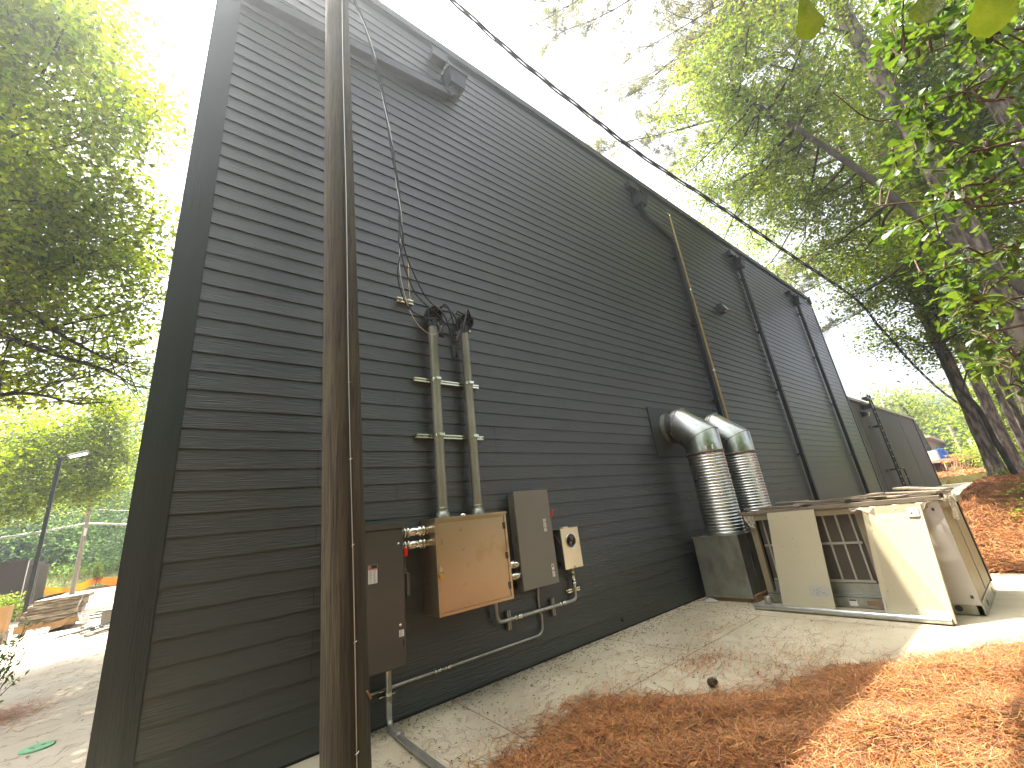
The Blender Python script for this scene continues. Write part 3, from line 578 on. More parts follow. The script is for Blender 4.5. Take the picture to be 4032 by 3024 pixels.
for dx in (-.04, .04):
    for dz in (-.035, .03): mb.box(cx + dx - .012, cx + dx + .012, -.165, -.125, cz + dz - .02, cz + dz + .02, .003)
mb.box(cx - .015, cx + .015, -.15, -.125, cz - .05, cz + .05); mb.build('jaws', GREYP, t)
mb = MB(); mb.lathe((cx, -.192, cz), (0, -1, 0), [(0, .08), (.012, .07), (.018, .04), (.02, .001)], 24); mb.build('glass', GLASS, t)
mb = MB(); mb.box(4.07, 4.42, -.2, 0, 1.4525, 1.459); mb.box(4.2, 4.3, -.13, -.06, 1.459, 1.475, .004); mb.build('top_cap', ALU, t)
mb = MB(); mb.lathe((4.1, -.09, 1.03), (-1, 0, 0), [(0, .03), (.005, .03), (.005, .02)], 14); mb.build('knockout', INK, t)
mb = MB(); mb.box(4.245, 4.275, -.2, -.19, .955, .985, .003); mb.build('latch', BRASS, t)
mb = MB(); mb.tube([(4.0, -.11, 1.4), (4.06, -.1, 1.385), (4.09, -.1, 1.36), (4.1, -.14, 1.28)], .004, 6); mb.build('seal_wire', COND2, t)
mb = MB(); mb.tube([(4.33, -.07, .96), (4.345, -.06, .9), (4.36, -.05, .86)], .006, 6); mb.box(4.34, 4.38, -.06, -.04, .83, .87, .004); mb.build('tag', PLYW, t)
# small conduits
t = thing('small_conduit', 'thin bent conduit from the steel cabinet across to the meter box', 'conduit', (3.6, -.07, .57))
mb = MB(); mb.tube(fillet([(3.02, -.08, .82), (3.02, -.08, .565), (3.2, -.08, .565), (4.15, -.08, .565), (4.31, -.08, .565), (4.31, -.08, .96)], .16, 8), .0215, 14); mb.build('pipe', COND2, t)
for x in (3.32, 4.05): mb = MB(); mb.lathe((x, -.08, .565), (1, 0, 0), [(-.05, .024), (-.045, .031), (-.03, .031), (-.03, .026), (.03, .026), (.03, .031), (.045, .031), (.05, .024)], 14); mb.build('coupling', BRIGHT, t)
mb = MB(); mb.lathe((4.31, -.08, .78), (0, 0, 1), [(-.05, .024), (-.045, .03), (0, .03), (0, .026), (.1, .026), (.1, .032), (.13, .032)], 14); mb.build('coupling', BRIGHT, t)
t = thing('small_conduit', 'long thin conduit from the light grey box running low along the siding', 'conduit', (3, -.045, .3))
mb = MB(); mb.tube(fillet([(3.71, -.045, .84), (3.7, -.03, .68), (3.7, -.03, .56), (3.71, -.045, .5), (3.70, -.045, .30), (3.3, -.045, .3), (1.32, -.045, .3)], .14, 8), .0145, 12); mb.build('pipe', COND2, t)
for x in (2.27, 2.38): mb = MB(); mb.lathe((x, -.045, .3), (1, 0, 0), [(-.03, .016), (-.028, .021), (-.01, .021), (-.01, .018), (.02, .018), (.02, .022), (.03, .022)], 12); mb.build('coupling', BRIGHT, t)
t = thing('ground_conduit', 'grey conduit dropping from the dark switch box and bending out over the slab', 'conduit', (1.73, -.1, .2))
mb = MB(); mb.tube(fillet([(1.735, -.12, .5), (1.735, -.12, .25), (1.73, -.13, .03), (1.70, -.6, .03), (1.69, -1.55, .035)], .17, 8), .026, 14); mb.build('pipe', COND2, t)
mb = MB(); mb.lathe((1.72, -.33, .03), (0, -1, 0), [(0, .027), (.01, .034), (.05, .034), (.06, .027)], 14); mb.build('coupling', COND, t); mb = MB(); mb.lathe((1.735, -.12, .2), (0, 0, 1), [(0, .028), (.06, .028)], 14); mb.build('coupling', COND, t)
mb = MB(); mb.box(1.66, 1.81, -.085, -.02, .255, .262); mb.box(1.66, 1.81, -.085, -.02, .30, .307); mb.lathe((1.735, -.12, .265), (0, 0, 1), [(0, .032), (.03, .032)], 14); mb.build('clamp', BRIGHT, t)
for x, lab in ((3.205, 'left vertical steel channel crossed by the thin bent conduit'), (3.91, 'right vertical steel channel crossed by the thin bent conduit')):
    mb = MB(); strut(mb, (x, .455), (x, .655), -.018, .02, .045); mb.build('strut_channel', COND2, loc=(x, 0, .55), label=lab, cat='bracket', group='slotted steel channels on the siding')
    mb = MB(); 
mb = MB(); strut(mb, (4.2, .68), (4.42, .68), -.018, .02, .045); mb.build('strut_channel', BRIGHT, loc=(4.3, 0, .68), label='short horizontal steel channel under the meter box', cat='bracket', group='slotted steel channels on the siding')

# ------------------------------------------------------------ ducts
def duct(label, x, parts=True):
    t = thing('exhaust_duct', label, 'duct', (x, -.6, 1), 'pair of fat metal ducts')
    r = .315
    mb = MB(); mb.tube([(x, .0, 3.03), (x, -.12, 3.03)], r + .004, 36, caps=False); mb.build('collar', GALVD, t)
    mb = MB(); mb.tube([(x, -.08, 3.03), (x, -.26, 3.03)], r, 36, caps=False); mb.tube([(x, -.262, 3.03), (x, -.60, 2.72)][:], r * 1, 36, caps=False) if 0 else None
    P4 = [(x, -.1, 3.03), (x, -.27, 3.03), (x, -.62, 2.70), (x, -.62, 2.42)]
    mb.tube(P4, r, 36, caps=False); mb.build('elbow', GALV, t)
    mb = MB()
    for i in (1, 2):
        a, b_, c_ = V3(*P4[i - 1]), V3(*P4[i]), V3(*P4[i + 1]); nrm = ((b_ - a).normalized() + (c_ - b_).normalized()).normalized()
        u = V3(1, 0, 0); v = nrm.cross(u); k = 1 / math.cos((b_ - a).angle(c_ - b_) / 2)
        ringp = [b_ + u * math.cos(q * math.pi / 18) * (r + .003) + v * math.sin(q * math.pi / 18) * (r + .003) * k for q in range(37)]
        mb.tube(ringp, .006, 6, caps=False)
    mb.build('elbow_seam', GALVD, t)
    prof = []; z = 1.0
    while z < 2.40: prof += [(z, r - .004), (z + .036, r - .004), (z + .041, r + .006), (z + .047, r + .006)]; z += .052
    mb = MB(); mb.lathe((x, -.62, 0), (0, 0, 1), prof, 40); mb.build('ribbed_pipe', GALV, t)
    mb = MB(); mb.lathe((x, -.62, 2.385), (0, 0, 1), [(0, r + .002), (.0, r + .012), (.05, r + .012), (.05, r + .002)], 40); mb.build('joint_band', P('dull_band' + str(x), (.14, .115, .09), .5, .6), t)
    return t
t1 = duct('nearer fat galvanised duct elbowing out of the siding with a small sticker', 7.64)
MB().add([(7.36, -.775, 2.45), (7.46, -.885, 2.45), (7.46, -.885, 2.52), (7.36, -.775, 2.52)], [(0, 1, 2, 3)]).build('sticker', PAPER, t1)
duct('farther fat galvanised duct partly hidden behind the nearer one', 9.0)
mb = MB(); mb.box(7.03, 8.2, -.03, -.018, 2.46, 3.44, .003); mb.build('duct_wall_plate', TRIM, loc=(7.6, 0, 2.95), label='flat dark plate on the siding where the nearer duct enters', cat='plate')
mb = MB(); mb.box(8.45, 9.55, -.03, -.018, 2.46, 3.44, .003); mb.build('duct_wall_plate', TRIM, loc=(9.0, 0, 2.95), label='flat dark plate on the siding behind the farther duct', cat='plate')
def ductbox(label, x0, x1):
    t = thing('duct_plenum_box', label, 'duct box', ((x0 + x1) / 2, -.55, 0), 'sheet metal boxes under the ducts')
    m = MB(); m.box(x0, x1, -.95, -.17, .07, 1.0, .006); m.build('body', GALVD, t)
    m = MB()
    for y in (-.44, -.70): m.box(x0 - .004, x0, y - .004, y + .004, .08, .99)
    for z0, z1 in ((.985, 1.005), (.06, .075)): m.box(x0 - .012, x0, -.96, -.16, z0, z1); m.box(x0 - .012, x1, -.962, -.952, z0, z1)
    m.box(x0 - .006, x0 + .02, -.958, -.93, .07, 1.0); m.box(x0 + .3, x0 + .32, -.956, -.951, .08, .98)
    m.build('seams', GALVD, t)
    m = MB(); m.box(x0 + .03, x1 - .03, -.9, -.2, 0, .07); m.box(x0 + .05, x1, -.985, -.9, 0.0, .1); m.build('timber_base', PLYW, t)
    m = MB(); m.box(x0 - .01, x0 + .03, -.28, -.24, 1.0, 1.03); m.build('clip', BRIGHT, t)
ductbox('sheet metal box under the nearer duct at the foot of the wall', 7.3, 7.98)
ductbox('sheet metal box under the farther duct behind the air conditioner', 8.66, 9.36)

# ------------------------------------------------------------ old rooftop unit
t = thing('air_conditioner', 'large old beige packaged air conditioner standing open on the slab', 'air conditioner', (8.1, -2.3, 0))
X0, X1, Y0, Y1 = 7.42, 8.78, -3.45, -1.15
mb = MB(); mb.box(X0 - .03, X0 + .03, Y0, Y1, .01, .13); mb.box(X1 - .05, X1, Y0, Y1, .01, .13); mb.box(X0 - .03, X1, Y0 - .015, Y0 + .045, .01, .15); mb.box(X0, X1, Y1 - .05, Y1, .01, .13); mb.build('base_rail', GALVD, t)
for c_ in ((X0 - .031, -3.1), (X0 - .031, -3.25)):
    MB().lathe((c_[0], c_[1], .07), (-1, 0, 0), [(0, .035), (.003, .035)], 16).build('rail_hole', INK, t)
for x in (7.75, 8.5):
    MB().lathe((x, Y0 - .016, .075), (0, -1, 0), [(0, .035), (.003, .035)], 16).build('rail_hole', INK, t)
mb = MB(); mb.box(X0, X1, Y0, Y1, .135, .16); mb.build('floor_pan', GALVD, t)
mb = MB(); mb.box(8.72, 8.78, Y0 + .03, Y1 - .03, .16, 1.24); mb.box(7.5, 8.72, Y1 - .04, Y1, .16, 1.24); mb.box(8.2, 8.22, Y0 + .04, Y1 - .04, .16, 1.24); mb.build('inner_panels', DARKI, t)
# side (y = Y0) panels
mb = MB(); mb.box(X0, X0 + .62, Y0 - .01, Y0 + .02, .16, 1.24, .004); mb.build('side_panel', BEIGEF, t)
mb = MB(); mb.box(X0 + .64, X1 - .1, Y0 - .018, Y0 + .012, .17, 1.22, .004); mb.build('side_panel', BEIGEF, t)
mb = MB(); mb.box(X1 - .08, X1, Y0 - .03, Y0 + .03, .15, 1.26); mb.build('corner_post', BLACKM, t)
mb = MB(); mb.box(X0 - .03, X0 + .06, Y0 - .005, Y0 + .06, .14, 1.25, .004); mb.build('corner_post', BEIGEF, t)
mb = MB(); mb.box(X0 - .02, X0 + .05, Y1 - .09, Y1, .14, 1.25, .004); mb.build('corner_post', BEIGEF, t)
mb = MB(); mb.box(X0 - .01, X0 + .05, -2.68, -2.60, .14, 1.25, .004); mb.box(X0 + .0, X0 + .06, -2.60, -2.57, .14, 1.25); mb.build('mullion', BEIGEF, t)
# coil with louvred guard
mb = MB(); mb.box(X0 + .08, X0 + .12, -2.55, -1.26, .33, 1.23); z = .34
while z < 1.22: mb.box(X0 + .068, X0 + .082, -2.55, -1.26, z, z + .011); z += .022
mb.build('coil', COIL, t)
mb = MB()
for y in (-2.5, -2.33, -2.17, -2.0, -1.83, -1.66, -1.5, -1.34): mb.box(X0 + .045, X0 + .06, y - .012, y + .012, .33, 1.22)
mb.box(X0 + .04, X0 + .062, -2.54, -1.27, .80, .83); mb.box(X0 + .04, X0 + .062, -2.54, -1.27, .31, .34); mb.box(X0 + .04, X0 + .062, -2.54, -1.27, 1.2, 1.23); mb.build('coil_guard', GUARD, t)
mb = MB(); mb.box(X0 + .04, X0 + .3, -2.56, -1.26, .16, .3); mb.build('lower_tray', GALVD, t)
l0 = MB().box(X0 - .034, X0 - .031, -2.27, -2.18, .03, .11).build('rating_plate', PAPER, t)
MB().box(X0 - .0352, X0 - .0345, -2.265, -2.185, .09, .108).build('header', INK, l0)
mb = MB(); mb.box(X0 - .034, X0 - .031, -2.52, -2.38, .04, .1); mb.box(X0 - .034, X0 - .031, -2.06, -1.96, .04, .1); mb.build('rail_slots', PLYW, t)
# roof: flange and hanging film
mb = MB(); mb.box(X0 - .06, X1 + .04, Y0 - .05, Y1 + .04, 1.26, 1.285); mb.box(X0 - .07, X0 - .055, Y0 - .05, Y1 + .04, 1.2, 1.27); mb.box(X0 - .06, X1 + .04, Y0 - .065, Y0 - .05, 1.2, 1.27); mb.build('roof_panel', BEIGEF, t)
mb = MB(); mb.box(X0 - .1, X0 - .03, Y0 - .04, Y1 + .1, 1.29, 1.34, .004); mb.box(X0 + .5, X0 + .58, Y0, Y1, 1.29, 1.34); mb.box(X1 - .1, X1, Y0, Y1, 1.29, 1.34); mb.build('roof_timber', BOARD, t)
# boards on top (each lifts away)
for i, (x, y, ax, L_, wd, tilt, lab) in enumerate(((7.45, -1.55, 1.50, .42, .1, .02, 'weathered board at the left end of the unit roof'), (7.6, -2.05, 1.35, .5, .12, .05, 'weathered board second from the left on the unit roof'), (7.5, -2.5, 1.62, .45, .11, -.03, 'weathered board over the middle of the unit roof'),
                                  (7.7, -2.75, 1.1, .42, .13, .03, 'raised weathered board right of the middle on the unit roof'), (7.8, -3.1, 1.25, .4, .12, .05, 'raised weathered board near the right end of the unit roof'), (8.1, -3.25, .85, .36, .12, .09, 'curled dark shingle at the right end of the unit roof'), (8.3, -1.7, .3, .5, .14, .03, 'weathered board at the back left of the unit roof'))):
    d_ = V3(math.cos(ax), math.sin(ax), tilt).normalized(); s_ = V3(-d_.y, d_.x, 0).normalized(); u_ = d_.cross(s_)
    mb = MB(); zc = 1.36 + abs(tilt) * L_ + .012 * (i % 3); mb.bbox(V3(x, y, zc), d_ * L_, s_ * wd / 1.3, u_ * .012, .003)
    mb.build('loose_board', BOARD, loc=(x, y, 1.35), label=lab, cat='board', group='loose boards on the unit roof')
def film(name, label, G_, loc):
    mb = MB(); n = len(G_[0]); mb.add([p for r_ in G_ for p in r_], [(i * n + j, i * n + j + 1, (i + 1) * n + j + 1, (i + 1) * n + j) for i in range(len(G_) - 1) for j in range(n - 1)], True)
    o = mb.build(name, FILM, loc=loc, label=label, cat='plastic sheet'); return o
rows = []
for i in range(7):
    v = i / 6; row = []
    for j in range(25):
        u = j / 24; y = -2.55 - .86 * u; sag = .17 * (1 - abs(2 * u - 1.05)) ** 1.0 * v + .03 * math.sin(u * 31) * v + .02
        row.append((7.32 - .05 * v - .025 * math.sin(u * 22 + v * 5) - .02 * math.sin(u * 47), y, 1.3 - sag * 1.2))
    rows.append(row)
film('plastic_film', 'clear plastic film sagging over the top of the sunlit loose panel', rows, (7.3, -3, 1.2))
rows = []
for i in range(7):
    v = i / 6; rows.append([(7.5 + .9 * j / 14, Y0 - .06 - .02 * math.sin(j * 1.7 + i) - .1 * v * max(0, (j - 9) / 5), 1.33 - v * (.34 * math.sin(math.pi * min(1, (j + 1) / 13)) ** 1.2 + .02 * math.sin(j * 2.2))) for j in range(15)])
film('plastic_film', 'torn clear plastic film hanging over the right end of the unit', rows, (7.9, -3.5, 1.2))
rows = [[(7.33 - .04 * math.sin(j * 1.9 + i), -1.12 - .16 * j / 8 - .03 * i * (1 - j / 8), 1.28 - .06 * i * (1 - .6 * j / 8) - .01 * math.sin(j * 2.1)) for j in range(9)] for i in range(5)]
film('plastic_film', 'small scrap of plastic film at the left corner of the unit', rows, (7.3, -1.2, 1.2))
# loose panels leaning on the unit
def panel(label, a, b_, top_a, top_b, th, mat, extras=None):
    A_, B_, C_, D_ = V3(*a), V3(*b_), V3(*top_b), V3(*top_a); nrm = (B_ - A_).cross(D_ - A_).normalized() * th
    t_ = thing('metal_sheet', label, 'panel', a, 'loose access panels leaning on the unit')
    m = MB(); m.add([A_, B_, C_, D_, A_ + nrm, B_ + nrm, C_ + nrm, D_ + nrm], [(0, 1, 2, 3), (7, 6, 5, 4), (0, 4, 5, 1), (1, 5, 6, 2), (2, 6, 7, 3), (3, 7, 4, 0)]); m.build('sheet', mat, t_)
    f = -nrm.normalized() * .002
    def at(u, v): return A_.lerp(B_, u).lerp(D_.lerp(C_, u), v)
    for nm, mt, u0, u1, v0, v1 in (extras or []):
        lift = f * (1 if mt is not INKG and mt is not INK else 1.6)
        MB().add([at(u0, v0) + lift, at(u1, v0) + lift, at(u1, v1) + lift, at(u0, v1) + lift], [(0, 1, 2, 3)]).build(nm, mt, t_)
    return t_
holes = [('screw_hole', DARKI, u, u + .012, v, v + .007) for u, v in ((.4, .93), (.22, .62), (.5, .62), (.45, .7))]
diag = [('diagram_print', INKG, .62 + .28 * random.random(), 0, .1, 0) for _ in range(0)]
ex = [('label', WHITEP, .58, .97, .115, .225)] + [('diagram_print', INKG, u, u + random.uniform(.012, .04), v, v + random.uniform(.003, .012)) for u, v in [(random.uniform(.60, .92), random.uniform(.125, .21)) for _ in range(26)]] + holes
panel('shaded cream sheet leaning at the left, with a white diagram label', (7.12, -1.43, .02), (7.12, -2.08, .02), (7.31, -1.5, 1.3), (7.31, -2.14, 1.3), -.018, CREAM, ex)
ex = [('label', WHITEP, .76, .95, .88, .97), ('label_mark', INK, .82, .845, .905, .92), ('tape', FILM, 0.0, .04, .03, .12)] + [('screw_hole', DARKI, u, u + .013, v, v + .008) for u, v in ((.1, .76), (.12, .2), (.84, .5), (.5, .07), (.9, .77))]
panel('sunlit cream sheet leaning at the middle right under the sagging film', (7.14, -2.6, .02), (6.86, -3.26, .02), (7.30, -2.70, 1.27), (7.26, -3.30, 1.27), -.018, CREAM, ex)
panel('white sheet standing between the sunlit cream sheet and the unit corner', (7.38, -3.02, .12), (7.34, -3.46, .12), (7.38, -3.02, 1.28), (7.34, -3.46, 1.28), -.015, WHITEP, [('grommet', INK, .8, .86, .9, .93), ('grommet', INK, .85, .91, .06, .09)])
# tube on the ground, cup
t = thing('steel_tube', 'long galvanised tube lying on the slab in front of the leaning panels', 'tube', (6.88, -2.2, .04))
mb = MB(); a, b_ = V3(6.93, -1.12, .042), V3(6.86, -3.24, .042); mb.tube([a, b_], .04, 24, caps=False); mb.tube([b_, a], .036, 24, caps=False); mb.build('tube', GALV, t)
t = thing('metal_collar', 'short open galvanised collar standing behind the left end of the tube', 'collar', (7.1, -1.3, 0))
mb = MB(); mb.tube([(7.2, -1.22, 0.01), (7.2, -1.22, .14)], .055, 20, caps=False); mb.tube([(7.2, -1.22, .14), (7.2, -1.22, .01)], .052, 20, caps=False); mb.lathe((7.2, -1.22, .13), (0, 0, 1), [(0, .056), (.006, .062), (.012, .056)], 20); mb.build('ring', GALV, t)
rag = MB(); pts = [(7.22 + .09 * math.cos(a) * random.uniform(.7, 1.2), -.28 + .14 * math.sin(a) * random.uniform(.7, 1.2)) for a in np.arange(0, 6.28, .5)]
rag.add([(x, y, .01) for x, y in pts] + [(7.22, -.28, .06)], [(i, (i + 1) % len(pts), len(pts)) for i in range(len(pts))], True); rag.build('plastic_scrap', WHITEP, loc=(7.22, -.28, 0), label='crumpled pale plastic scrap beside the sheet metal box', cat='scrap')
# pine cone
t = thing('pine_cone', 'single dark pine cone lying on the slab', 'pine cone', (4.03, -1.93, .04))
mb = MB(); c = V3(4.03, -1.93, .042); axc = V3(.5, -.6, .25).normalized(); u = axc.cross(V3(0, 0, 1)).normalized(); v = axc.cross(u)
for i in range(80):
    h = -1 + 2 * (i + .5) / 80; a = i * 2.39996; r_ = .042 * math.sqrt(max(0, 1 - h * h)) * (1 - .15 * h); d_ = (u * math.cos(a) + v * math.sin(a)); p = c + axc * h * .045 + d_ * r_ * .75; tdir = (d_ + axc * .6).normalized(); s_ = tdir.cross(axc).normalized()
    mb.add([p - s_ * .007, p + s_ * .007, p + tdir * .015 + s_ * .004, p + tdir * .015 - s_ * .004, p - axc * .006], [(0, 1, 2, 3), (0, 3, 4), (3, 2, 4), (2, 1, 4)])
mb.build('scales', CONE, t)
mb = MB(); mb.lathe(c, axc, [(-.042, .008), (-.02, .028), (.01, .03), (.035, .014), (.042, .003)], 12); mb.build('core', CONE, t)

# ------------------------------------------------------------ pine straw and litter
def inslab(x, y):
    n = len(slab); ins = np.zeros(x.shape, bool); j = n - 1
    for i in range(n):
        xi, yi = slab[i]; xj, yj = slab[j]
        c = ((yi > y) != (yj > y)) & (x < (xj - xi) * (y - yi) / (yj - yi + 1e-12) + xi); ins ^= c; j = i
    return ins
def needles(name, X, Y, Zoff, L, wd, mat, label=None, dirs=None, curl=.5, tilt=.16, segs=3, kind='stuff'):
    n = len(X); th = RNG.uniform(0, 2 * math.pi, n) if dirs is None else dirs; cv = RNG.normal(0, curl, n); L = L * RNG.uniform(.55, 1.15, n)
    dx, dy = np.cos(th), np.sin(th); p = np.stack([X - dx * L / 2, Y - dy * L / 2, np.zeros(n)], 1); a = th - cv / 2; V = []
    tl = RNG.normal(0, tilt, n); zz = Zoff.copy()
    for s_ in range(segs + 1):
        d_ = np.stack([np.cos(a), np.sin(a)], 1); nr = np.stack([-d_[:, 1], d_[:, 0]], 1)
        w_ = wd * (1 - .5 * abs(2 * s_ / segs - 1)); z = H(p[:, 0], p[:, 1]) * (~inslab(p[:, 0], p[:, 1])) + zz + tl * L * (s_ / segs - .5) + .012 * np.sin(s_ * 2 + X * 40)
        z = np.maximum(z, H(p[:, 0], p[:, 1]) * (~inslab(p[:, 0], p[:, 1])) + .003)
        V.append(np.stack([p[:, 0] - nr[:, 0] * w_, p[:, 1] - nr[:, 1] * w_, z], 1)); V.append(np.stack([p[:, 0] + nr[:, 0] * w_, p[:, 1] + nr[:, 1] * w_, z + wd * .4], 1))
        p = p + np.stack([d_[:, 0] * L / segs, d_[:, 1] * L / segs, np.zeros(n)], 1); a = a + cv / segs
    k = 2 * (segs + 1); V = np.stack(V, 1); base = (np.arange(n) * k)[:, None]
    F = np.concatenate([np.stack([base[:, 0] + 2 * s_, base[:, 0] + 2 * s_ + 1, base[:, 0] + 2 * s_ + 3, base[:, 0] + 2 * s_ + 2], 1) for s_ in range(segs)])
    return npmesh(name, V.reshape(-1, 3), F, 4, mat, kind=kind, label=label)
def edge_dist(x, y):   # signed distance-like value: positive inside the mulch
    d = np.full(x.shape, 9.0)
    for i in range(3, 10):
        (ax, ay), (bx, by) = slab[i - 0], slab[i + 1]
        vx, vy = bx - ax, by - ay; t = np.clip(((x - ax) * vx + (y - ay) * vy) / (vx * vx + vy * vy), 0, 1); d = np.minimum(d, np.hypot(x - ax - t * vx, y - ay - t * vy))
    return np.where(inslab(x, y), -d, d)
def mound(x, y):   # lumps of straw, spilling over the slab edge in places
    return .035 * np.sin(x * 2.3 + 1.3 * np.sin(y * 1.9)) * np.sin(y * 2.9 + x) + .02 * np.sin(x * 7.1 + y * 3) * np.sin(y * 6.3)
spill = lambda x, y: .02 + .03 * np.sin(x * 4.1 + .8) + .025 * np.sin(x * 11.3 + y * 2) + .20 * np.exp(-((x - 3.3) / .38) ** 2) + .10 * np.exp(-((x - 4.9) / .3) ** 2) - .14 * np.exp(-((x - 1.8) / .5) ** 2)
# straw layer under the needles
def straw_bed(xa, xb, ya, yb, step, name):
    X, Y = np.meshgrid(np.arange(xa, xb, step), np.arange(ya, yb, step), indexing='ij'); e = edge_dist(X, Y) + spill(X, Y) * 1.0
    Z = np.where(inslab(X, Y), 0, H(X, Y)) - .012 + .05 * ss(-.02, .45, e) + mound(X, Y) * ss(0, .5, e) + RNG.normal(0, .004, X.shape)
    V = np.stack([X, Y, Z], -1).reshape(-1, 3); n = X.shape[1]; I, J = np.meshgrid(np.arange(X.shape[0] - 1), np.arange(n - 1), indexing='ij'); a = (I * n + J).ravel(); ok = e[:-1, :-1].ravel() > -.02
    a = a[ok]; return npmesh(name, V, np.stack([a, a + n, a + n + 1, a + 1], 1), 4, SOIL, kind='structure', smooth=True)
straw_bed(1.2, 7.6, -5.9, -1.0, .06, 'straw_bed')
N = 300000
X = 1.3 + RNG.random(N) ** 1.05 * 6.2; Y = RNG.uniform(-5.55, -1.0, N); e = edge_dist(X, Y) + spill(X, Y)
pr = np.where(e > .06, 1.0, np.exp((e - .06) * 11)); ok = (RNG.random(N) < pr) & ~((X < 2.2) & (Y < -3.2)); X, Y, e = X[ok], Y[ok], e[ok]
Z = .006 + .05 * ss(-.02, .45, e) + mound(X, Y) * ss(0, .5, e) + RNG.random(len(X)) * .035 * ss(0, .3, e)
needles('pine_straw', X, Y, Z, .19, .0022, STRAW, label='deep bed of fallen orange pine needles', segs=2)
N = 90000
X = RNG.uniform(10.2, 21, N); Y = RNG.uniform(-7, -2.0, N); ok = ~inslab(X, Y) & ((Y < -2.6 - .0 * X) | (X > 14)); X, Y = X[ok], Y[ok]
needles('pine_straw', X, Y, RNG.random(len(X)) * .05, .3, .006, STRAW, label='pine needles carpeting the bank under the trees', segs=2)
N = 26000
X = RNG.uniform(40, 80, N); Y = -4.4 + X * RNG.uniform(.02, .125, N)
needles('pine_straw', X, Y, RNG.random(N) * .08, 1.0, .03, STRAW, label='pine needles on the far slope behind the stone wall', segs=2)
# scattered needles and debris on the slab
N = 2500; X = RNG.uniform(1.2, 7.3, N); Y = RNG.uniform(-3.3, -.03, N); dens = np.clip(1.1 + Y * -.55 - .0 * X, .15, 1) * np.where(X > 5.3, .75, 1)
ok = inslab(X, Y) & (RNG.random(N) < dens * (.35 + .65 * (np.sin(X * 2.7 + Y * 4) > -.2))); X, Y = X[ok], Y[ok]
needles('scattered_needles', X, Y, np.full(len(X), .006), .13, .0016, TWIG, label='single pine needles scattered over the slab', curl=.9, tilt=.03)
for (cx_, cy_, rx, ry, n_) in ((4.55, -1.55, .28, .14, 420), (5.4, -1.15, .45, .12, 150), (3.2, -1.25, .5, .16, 380), (4.9, -2.35, .6, .3, 900), (2.6, -1.1, .4, .2, 160)):
    X = RNG.normal(cx_, rx, n_); Y = RNG.normal(cy_, ry, n_); ok = inslab(X, Y); X, Y = X[ok], Y[ok]
    needles('needle_clump', X, Y, .005 + RNG.random(len(X)) * .012, .14, .0016, STRAW, label='loose drift of pine needles on the slab', dirs=RNG.normal(.5, .8, len(X)), tilt=.05)
def bits(name, n, fx, fy, size, mat, label):
    X, Y = fx(n), fy(n); th = RNG.uniform(0, 6.28, n); s_ = size * RNG.uniform(.4, 1.3, n); V = []
    for k, (u, v, z) in enumerate(((-1, 0, .002), (-.2, .4, .008), (1, .1, .003), (.1, -.45, .004))):
        V.append(np.stack([X + s_ * (u * np.cos(th) - v * np.sin(th)), Y + s_ * (u * np.sin(th) + v * np.cos(th)), H(X, Y) * (Y > 1) * 0 + z + .01 + 0 * X], 1))
    F = np.arange(n * 4).reshape(n, 4); npmesh(name, np.stack(V, 1).reshape(-1, 3), F, 4, mat, label=label, kind='stuff')
bits('leaf_litter', 900, lambda n: RNG.uniform(1.2, 7.2, n), lambda n: -.04 - RNG.random(n) ** 2.0 * 1.3, .013, LITTER, 'small dark leaf and bark crumbs along the wall foot')
bits('leaf_litter', 260, lambda n: RNG.uniform(1.2, 7, n), lambda n: -.05 - RNG.random(n) * 2.0, .014, LITTER, 'sparse dark leaf crumbs out on the slab')
bits('leaf_litter', 500, lambda n: RNG.uniform(1.4, 7.3, n), lambda n: -.035 - RNG.random(n) ** 2.2 * .3, .016, LITTER, 'dark band of leaf crumbs gathered right against the siding')
bits('yellow_leaves', 60, lambda n: RNG.uniform(6.3, 7.3, n), lambda n: -.08 - RNG.random(n) ** 1.5 * .9, .022, YLEAF, 'small pale yellow leaves by the metal box')
bits('yard_litter', 260, lambda n: RNG.uniform(-4, -.3, n), lambda n: .8 + RNG.random(n) ** 1.4 * 12, .03, LITTER, 'dark leaf crumbs on the left yard')
N = 450; X = -.35 - RNG.random(N) * 2.6; Y = .8 + RNG.random(N) * 8
needles('yard_needles', X, Y, np.full(N, .012), .2, .0026, TWIG, label='pine needles strewn over the left yard', dirs=RNG.normal(.6, .5, N), tilt=.02)
N = 2600; X = RNG.normal(-1.75, .35, N); Y = RNG.normal(4.6, .35, N); 
needles('yard_needle_drift', X, Y, .01 + RNG.random(N) * .02, .17, .0028, STRAW, label='reddish drift of pine needles at the left edge of the yard', dirs=RNG.normal(.5, .6, N))
mb = MB(); mb.lathe((-.78, 2.75, .0), (0, 0, 1), [(0, .13), (.012, .13), (.014, .12)], 28)
o = mb.build('manhole_cover', GREENL, loc=(-.78, 2.75, 0), label='round green utility lid set in the left yard', cat='cover')
for dx, dy in ((-.04, 0), (.04, .02)): MB().box(-.78 + dx - .018, -.78 + dx + .018, 2.75 + dy - .006, 2.75 + dy + .006, .014, .017).build('pick_hole', INK, o)

